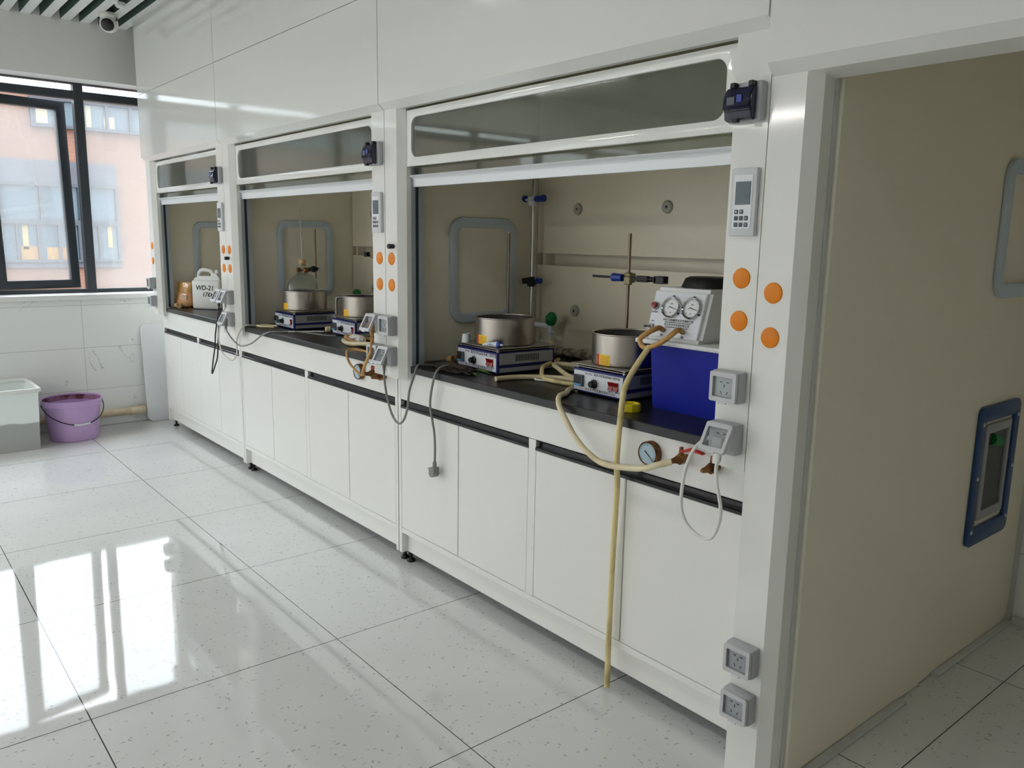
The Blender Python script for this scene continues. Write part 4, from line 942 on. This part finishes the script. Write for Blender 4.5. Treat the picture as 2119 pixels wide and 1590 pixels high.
# ------------------------------------------------------------------ small things on the near worktop
b = bmesh.new(); lathe(b, [(.0195, 0), (.016, .034), (.017, .0355), (.0145, .0355), (.0175, .002), (0, .002), (0, 0)], seg=24); tag(obj('paper_cup', b, M['panelwhite'], loc=(.250, .165, ZP)), 'tiny upturned white cap on the stirrer plate corner', 'cap')
gt = empty('glue_tube', (.43, .157, ZP+.012), R(14)); tag(gt, 'white and blue squeezed tube lying against the left near pot', 'tube')
b = bmesh.new(); tube(b, [(-.045, 0, -.008), (-.02, 0, -.002), (.03, 0, 0)], lambda t: .004+.0085*t, 14); obj('tube_body', b, M['panelwhite'], gt)
b = bmesh.new(); cyl(b, (.030, 0, 0), (.042, 0, 0), .0128, .0125, 16); obj('blue_shoulder', b, M['bluelever'], gt, 'blue end'); 
b = bmesh.new(); cyl(b, (.042, 0, 0), (.055, 0, 0), .005, .004, 12); obj('tube_cap', b, M['panelwhite'], gt)
obj('print', shift(text_bm([('▪ AI ▪', .011, .0, .0, 'CENTER', .3)]), 0, -.0125, 0), M['bluelever'], gt)
yc = bmesh.new(); lathe(yc, [(0, 0), (.031, 0), (.034, .002), (.034, .022), (.032, .025), (.029, .025), (.028, .018), (0, .018)], seg=10); tag(obj('yellow_cap', yc, M['yellow'], loc=(1.236, .075, ZT), smooth=15), 'yellow plastic cap on the worktop behind the long hose', 'cap')
tag(crumpled('rag', (.300, .068, ZT), (.115, .040, .016), 'rag', 5, 4, .5), 'dark brown crumpled rag in front of the left near stirrer', 'rag')
def leaf(x, y, z, l, w, rz, lift):
    bm = bmesh.new(); n = 8; rows = []
    for i in range(n+1):
        t = i/n; ww = w*math.sin(PI*min(.98, t*.95+.03)); zz = lift*math.sin(PI*t)
        rows.append([bm.verts.new((l*(t-.5), ww*k, zz + abs(k)*.004 + .0008)) for k in (-1, 0, 1)])
    for p, q in zip(rows, rows[1:]):
        for k in range(2): bm.faces.new([p[k], q[k], q[k+1], p[k+1]])
    bmesh.ops.solidify(bm, geom=bm.faces[:], thickness=.0008)
    return obj('green_leaf', bm, M['leaf'], loc=(x, y, z), rot=(0, 0, rz))
tag(leaf(.425, .100, ZT+.004, .11, .016, R(12), .010), 'larger green leaf scrap before the left near stirrer', 'leaf', 'green leaf scraps')
tag(leaf(.425, .066, ZT+.002, .09, .010, R(-14), .004), 'narrow pale green leaf scrap nearest the worktop edge', 'leaf', 'green leaf scraps')
b = bmesh.new(); lathe(b, [(0, -.013), (.013, -.013), (.015, .013), (0, .013)], (.108, .185, ZT+.0152), (1, .35, 0), 20); tag(obj('cork', b, M['cork']), 'pale cork lying left of the brown rag', 'cork')
b = bmesh.new(); lathe(b, [(0, -.016), (.015, -.016), (.017, .016), (0, .016)], (.085, .240, ZT+.0172), (1, -.5, 0), 20); tag(obj('cork', b, M['cork']), 'brown cork behind the pale cork by the left near stirrer', 'cork')
b = bmesh.new(); tube(b, [(.045, .27, ZT+.012), (.055, .25, ZT+.026), (.068, .225, ZT+.020), (.082, .205, ZT+.032)], lambda t: .0035*(1-t)+.0008, 8); tag(obj('feather', b, M['panelwhite']), 'small white feather-like scrap by the corks', 'scrap')
for q, (x1, y1, x2, y2) in enumerate(((.060, .155, .20, .130), (.05, .215, .17, .115))):
    b = bmesh.new(); cyl(b, (x1, y1, ZT+.002+q*.004), (x2, y2, ZT+.003+q*.004), .0016, None, 8)
    tag(obj('twig', b, M['rag']), ('thin dark stick lying nearest the worktop edge by the rag', 'thin dark stick lying crosswise beside the pale cork')[q], 'stick', 'thin dark sticks')
lg = bmesh.new(); rnd = random.Random(11); pts = []
for i in range(15):
    t = i/14; pts.append((.20+.72*t, .690-.008*t+rnd.uniform(-.004, .004), ZT+.026+rnd.uniform(-.003, .004)))
tube(lg, pts, lambda t: .022+.004*math.sin(t*47)+.003*math.sin(t*23+1), 12, 5); tag(obj('lagging', lg, M['ragw']), 'dusty grey padded roll lying along the baffle of the near hood', 'lagging')

# ------------------------------------------------------------------ far hood
JC = empty('jerrycan', (-2.880, .228, ZT), R(36)); tag(JC, 'white plastic jerrycan with WD-21 written on its front', 'jerrycan')
jb = bmesh.new(); w, dd, hh = .230, .135, .205
box(jb, -w/2, w/2, -dd/2, dd/2, 0, hh, .018, 4)
top = bmesh.new()
sh = [(-.100, hh-.006), (.106, hh-.006), (.100, hh+.02), (.075, hh+.048), (.038, hh+.048), (.036, hh+.028), (-.002, hh+.028), (-.060, hh+.028), (-.100, hh+.010)]
prism(jb, sh, 'y', -.052, .052)
hp = [(-.094, 0, hh-.004), (-.092, 0, hh+.04), (-.070, 0, hh+.066), (-.03, 0, hh+.068), (.004, 0, hh+.060), (.022, 0, hh+.034), (.030, 0, hh+.014)]
tube(jb, hp, .0135, 14); jo = obj('can_body', jb, M['pet'], JC, smooth=40)
b = bmesh.new(); lathe(b, [(0, 0), (.020, 0), (.020, .022), (.018, .024), (0, .024)], (.060, 0, hh+.046), seg=24); obj('screw_cap', b, M['pet'], JC)
obj('handwriting', shift(text_bm([('WD-21', .046, -.006, .150, 'CENTER', .15), ('171', .042, .002, .104, 'CENTER', .25), ('CMCC)', .034, .068, .103, 'CENTER', .25)]), 0, -dd/2-.0008, 0), M['ink'], JC)

bg = empty('powder_bag', (-3.120, .125, ZT), R(38)); tag(bg, 'clear plastic bag of orange powder at the far end of the far worktop', 'bag')
bb = bmesh.new(); rows = []
for z, wx, wy in ((0, .058, .030), (.012, .068, .042), (.05, .066, .040), (.095, .058, .030), (.105, .054, .025)):
    rows.append([bb.verts.new((wx*math.copysign(abs(math.cos(a))**.6, math.cos(a))*(1+.05*math.sin(5*a+z*60)), wy*math.copysign(abs(math.sin(a))**.6, math.sin(a))*(1+.06*math.sin(7*a-z*50)), z)) for a in [2*PI*i/28 for i in range(28)]])
for p, q in zip(rows, rows[1:]):
    for i in range(28): bb.faces.new([p[i], p[(i+1) % 28], q[(i+1) % 28], q[i]])
bb.faces.new(list(reversed(rows[0]))); bb.faces.new(rows[-1]); obj('powder', bb, M['bag'], bg, 'orange powder')
bb = bmesh.new(); rows = []
for z, wx, wy in ((.104, .055, .026), (.13, .058, .020), (.155, .060, .012), (.178, .062, .005)):
    rows.append([bb.verts.new((wx*math.copysign(abs(math.cos(a))**.6, math.cos(a)), wy*math.sin(a)*(1+.15*math.sin(6*a+z*80)), z)) for a in [2*PI*i/28 for i in range(28)]])
for p, q in zip(rows, rows[1:]):
    for i in range(28): bb.faces.new([p[i], p[(i+1) % 28], q[(i+1) % 28], q[i]])
bb.faces.new(list(reversed(rows[0]))); bb.faces.new(rows[-1]); obj('bag_top', bb, M['bagtop'], bg, 'brownish folded bag top')
obj('bag_label', B(-.012, .036, -.0445, -.040, .050, .092), M['paper'], bg, 'paper label')
for x, y, ax, rr, hl, lb in ((-3.090, .052, (1, .3, 0), .017, .016, 'pale cork nearest the orange powder bag'), (-3.035, .085, (.2, 1, .0), .021, .018, 'ring-edged brown cork behind the other two corks'), (-3.020, .045, (1, -.35, 0), .018, .022, 'square-looking cork touching the jerrycan')):
    b = bmesh.new(); lathe(b, [(0, -hl), (rr*.88, -hl), (rr, hl), (0, hl)], (x, y, ZT+rr+.0004), ax, 20); tag(obj('cork', b, M['cork']), lb, 'cork')
b = bmesh.new(); lathe(b, [(0, 0), (.022, 0), (.026, .02), (.024, .06), (.016, .075), (0, .075)], (-2.02, .02, ZT), seg=20); tag(obj('brown_bottle', b, M['rag']), 'small brown bottle half hidden behind the far sockets', 'bottle')

# ------------------------------------------------------------------ by the window wall
bk = empty('bucket', (-3.268, -.635, 0), R(8)); tag(bk, 'lilac plastic bucket with stained inside by the wall pipe', 'bucket')
b = bmesh.new(); rb, rt, hb = .150, .188, .285
lathe(b, [(0, 0), (rb-.006, 0), (rb, .006), (rt-.012, hb-.045), (rt, hb-.042), (rt, hb-.006), (rt+.004, hb-.003), (rt+.002, hb), (rt-.004, hb-.002), (rt-.010, hb-.045), (rb-.004, .010), (0, .008)], seg=48)
lil = mat('lilac bucket', (188, 158, 204), .4); obj('bucket_body', b, lil, bk)
b = bmesh.new(); lathe(b, [(rt-.0045, hb-.006), (rt-.0105, hb-.045), (.165, .16)], seg=48); st = mat('stained lilac inside', (150, 104, 140), .6); noise_tint(st, (92, 44, 60), 14, .42, .6); obj('stained_lining', b, st, bk, 'purple-brown stains inside')
hp = []
for i in range(13):
    a = PI*i/12; hp.append((-.02*math.sin(a)+.19*math.sin(a)*.98, (rt+.010)*math.cos(a), hb-.03 - .135*math.sin(a)))
b = bmesh.new(); tube(b, hp, .0032, 8); obj('wire_handle', b, M['blackmat'], bk, 'black wire handle')
b = bmesh.new(); tube(b, hp[5:8], .0075, 10); obj('handle_grip', b, M['alu'], bk, 'white grip')
tb = empty('storage_bin', (-3.28, -1.205, 0)); tag(tb, 'translucent white storage bin half full of grey stuff', 'bin')
t = bmesh.new()
def shell(bm, x0, x1, y0, y1, z0, z1, e, th):
    o = [[(x0, y0), (x1, y0), (x1, y1), (x0, y1)], [(x0-e, y0-e), (x1+e, y0-e), (x1+e, y1+e), (x0-e, y1+e)]]
    i = [[(x0+th, y0+th), (x1-th, y0+th), (x1-th, y1-th), (x0+th, y1-th)], [(x0-e+th, y0-e+th), (x1+e-th, y0-e+th), (x1+e-th, y1+e-th), (x0-e+th, y1+e-th)]]
    vo = [[bm.verts.new((*p, z)) for p in l] for l, z in zip(o, (z0, z1))]; vi = [[bm.verts.new((*p, z)) for p in l] for l, z in zip(i, (z0+th, z1))]
    for k in range(4):
        n = (k+1) % 4; bm.faces.new([vo[0][k], vo[0][n], vo[1][n], vo[1][k]]); bm.faces.new([vi[0][n], vi[0][k], vi[1][k], vi[1][n]]); bm.faces.new([vo[1][k], vo[1][n], vi[1][n], vi[1][k]])
    bm.faces.new(list(reversed(vo[0]))); bm.faces.new(vi[0])
shell(t, -.21, .225, -.33, .325, 0, .385, .012, .004); obj('bin_body', t, M['binplastic'], tb, smooth=0)
r = sheet(rrect(-.240, .255, -.360, .355, .03, 5), [rrect(-.218, .233, -.338, .333, .025, 5)], .026, 'xz', 0, .004)
for v in r.verts: v.co = (v.co.x, v.co.z, .385 + v.co.y)
bmesh.ops.recalc_face_normals(r, faces=r.faces[:]); obj('bin_rim', r, M['pet'], tb)
obj('grey_contents', B(-.203, .218, -.323, .318, .005, .190), M['sludge'], tb)
b = bmesh.new(); cyl(b, (XW+.045, -3.2, .092), (XW+.045, -.105, .092), .026, None, 20); pp = tag(obj('wall_pipe', b, M['pvc']), 'cream plastic pipe running low along the window wall', 'pipe')
b = bmesh.new(); cyl(b, (XW+.045, -.20, .092), (XW+.045, -.095, .092), .031, None, 20); obj('pipe_coupling', b, M['pvc'], pp)
b = sheet(rrect(-.085, .34, 0, .742, .045, 6), [], .012, 'yz', 0, .002); bo = obj('white_board', b, M['alu'], loc=(-3.475, 0, .002), rot=(0, R(-6.0), 0)); tag(bo, 'white board with rounded corners leaning in the corner beside the far hood', 'board')
cc = empty('security_camera', (-3.19, -.252, 2.836)); tag(cc, 'white dome security camera under the ceiling slats', 'camera')
b = bmesh.new(); lathe(b, [(0, 0), (.060, 0), (.062, -.016), (.050, -.032), (0, -.032)], seg=32); obj('camera_base', b, M['cctv'], cc)
bmm = bmesh.new(); bmesh.ops.create_uvsphere(bmm, u_segments=28, v_segments=18, radius=.058); shift(bmm, 0, 0, -.062); obj('camera_ball', bmm, M['cctv'], cc, smooth=60)
ld = Vector((.86, -.42, -.38)).normalized()
b = bmesh.new(); lathe(b, [(.040, .044), (.038, .054), (.030, .058), (0, .060)], Vector((0, 0, -.062)), ld, 28); obj('camera_lens', b, M['lens'], cc, 'black lens face', smooth=60)
b = bmesh.new(); tube(b, [(-.02, .02, -.001), (.02, .035, -.022), (.05, .04, -.034), (.056, .03, -.05)], .004, 8); obj('camera_cable', b, M['blackmat'], cc)
b = bmesh.new(); lathe(b, [(0, 0), (.032, 0), (.030, -.02), (.02, -.03), (0, -.03)], (-2.86, -.262, 2.836), seg=24); tag(obj('smoke_detector', b, M['slat']), 'small pale round detector on the ceiling slat near the camera dome', 'detector')

# ------------------------------------------------------------------ lamps
LAMP = 75.
def ceiling_lamp(x0, x1, y0, y1, label, k=1., recess=0.):
    cx, cy = (x0+x1)/2, (y0+y1)/2
    o = empty('ceiling_light', (cx, cy, 2.836)); tag(o, label, 'light', 'ceiling lights')
    b = bmesh.new(); zt = 2.835 + recess
    box(b, x0, x1, y0, y1, zt-.012, zt)
    for q in ((x0, x0+.012, y0, y1), (x1-.012, x1, y0, y1), (x0+.012, x1-.012, y0, y0+.012), (x0+.012, x1-.012, y1-.012, y1)): box(b, *q, 2.797, zt-.012)
    shift(b, -cx, -cy, -2.836); obj('housing', b, M['alu'], o)
    m = mat('lamp diffuser', (255, 255, 255), .5, emit=((255, 253, 249), LAMP*k)); zd = zt - .0125 if recess else 2.8
    b = B(x0+.013, x1-.013, y0+.013, y1-.013, zd-.002, zd); shift(b, -cx, -cy, -2.836); obj('diffuser', b, m, o)
ceiling_lamp(-1.2, .0, -1.52, -1.38, 'ceiling light of the row nearest the hoods, nearest the window', .3, .085)
ceiling_lamp(.6, 1.8, -1.52, -1.38, 'ceiling light of the row nearest the hoods, in its middle', .20)
ceiling_lamp(2.4, 3.6, -1.52, -1.38, 'ceiling light of the row nearest the hoods, above the camera', .15, .085)
ceiling_lamp(-3.0, -1.8, -6.52, -6.38, 'added fill light far behind the camera, first from the window', 2.0)  # unseen lamp, added to brighten the dim window side
ceiling_lamp(-1.2, .0, -6.52, -6.38, 'ceiling light far behind the camera, second from the window', 1.9)
ceiling_lamp(.6, 1.8, -6.52, -6.38, 'ceiling light far behind the camera, third from the window', 1.6)
ceiling_lamp(-3.2, -2.0, -3.57, -3.43, 'added fill light between the rows, beside the window', 1.2)  # unseen fill lamp, put in to lift the far left end

# ------------------------------------------------------------------ daylight
w = bpy.data.worlds.new('sky'); S.world = w; w.use_nodes = True
bg_ = w.node_tree.nodes['Background']; bg_.inputs['Color'].default_value = (.93, .965, 1., 1); 
_n = w.node_tree.nodes.new; _l = w.node_tree.links.new      # overcast sky: brightest overhead
_tc = _n('ShaderNodeTexCoord'); _sp = _n('ShaderNodeSeparateXYZ'); _l(_tc.outputs['Generated'], _sp.inputs[0])
_mx = _n('ShaderNodeMath'); _mx.operation = 'MAXIMUM'; _mx.inputs[1].default_value = 0; _l(_sp.outputs['Z'], _mx.inputs[0])
_pw = _n('ShaderNodeMath'); _pw.operation = 'POWER'; _pw.inputs[1].default_value = 1.4; _l(_mx.outputs[0], _pw.inputs[0])
_ma = _n('ShaderNodeMath'); _ma.operation = 'MULTIPLY_ADD'; _ma.inputs[1].default_value = 10.; _ma.inputs[2].default_value = 4.2; _l(_pw.outputs[0], _ma.inputs[0])
_l(_ma.outputs[0], bg_.inputs['Strength'])
sun = bpy.data.lights.new('sun', 'SUN'); sun.energy = .3; sun.angle = R(2); sun.color = (1, .95, .88)
so = bpy.data.objects.new('sun', sun); C.objects.link(so); so.rotation_euler = Vector((-.75, .35, -.6)).to_track_quat('-Z', 'Y').to_euler()
pt = bpy.data.lights.new('window portal', 'AREA'); pt.shape = 'RECTANGLE'; pt.size = 7.35; pt.size_y = 1.5; pt.cycles.is_portal = True
po = bpy.data.objects.new('window_portal', pt); C.objects.link(po); po.location = (-3.87, -2.92, 1.71); po.rotation_euler = Vector((1, 0, 0)).to_track_quat('-Z', 'Z').to_euler()

# ------------------------------------------------------------------ camera and view
cam = bpy.data.cameras.new('camera'); cam.sensor_width = 36; cam.lens = 1675.9/2119*36; cam.clip_start = .05; cam.clip_end = 200
co = bpy.data.objects.new('camera', cam); C.objects.link(co)
yaw, pitch, roll = R(140.411), R(-10.137), R(.966)
fwd = Vector((math.cos(yaw)*math.cos(pitch), math.sin(yaw)*math.cos(pitch), math.sin(pitch))); right = Vector((math.sin(yaw), -math.cos(yaw), 0)); up = right.cross(fwd)
r2 = math.cos(roll)*right + math.sin(roll)*up; u2 = -math.sin(roll)*right + math.cos(roll)*up
co.matrix_world = Matrix(((r2.x, u2.x, -fwd.x, 2.910), (r2.y, u2.y, -fwd.y, -1.788), (r2.z, u2.z, -fwd.z, 1.415), (0, 0, 0, 1)))
S.camera = co
S.view_settings.view_transform = 'Standard'; S.view_settings.look = 'None'; S.view_settings.gamma = 1; S.view_settings.use_curve_mapping = False
S.view_settings.exposure = 0.
S.cycles.use_denoising = True
S.cycles.max_bounces = 10; S.cycles.diffuse_bounces = 6; S.cycles.glossy_bounces = 5; S.cycles.transparent_max_bounces = 24; S.cycles.transmission_bounces = 6
S.cycles.sample_clamp_indirect = 8; S.cycles.caustics_reflective = False; S.cycles.caustics_refractive = False
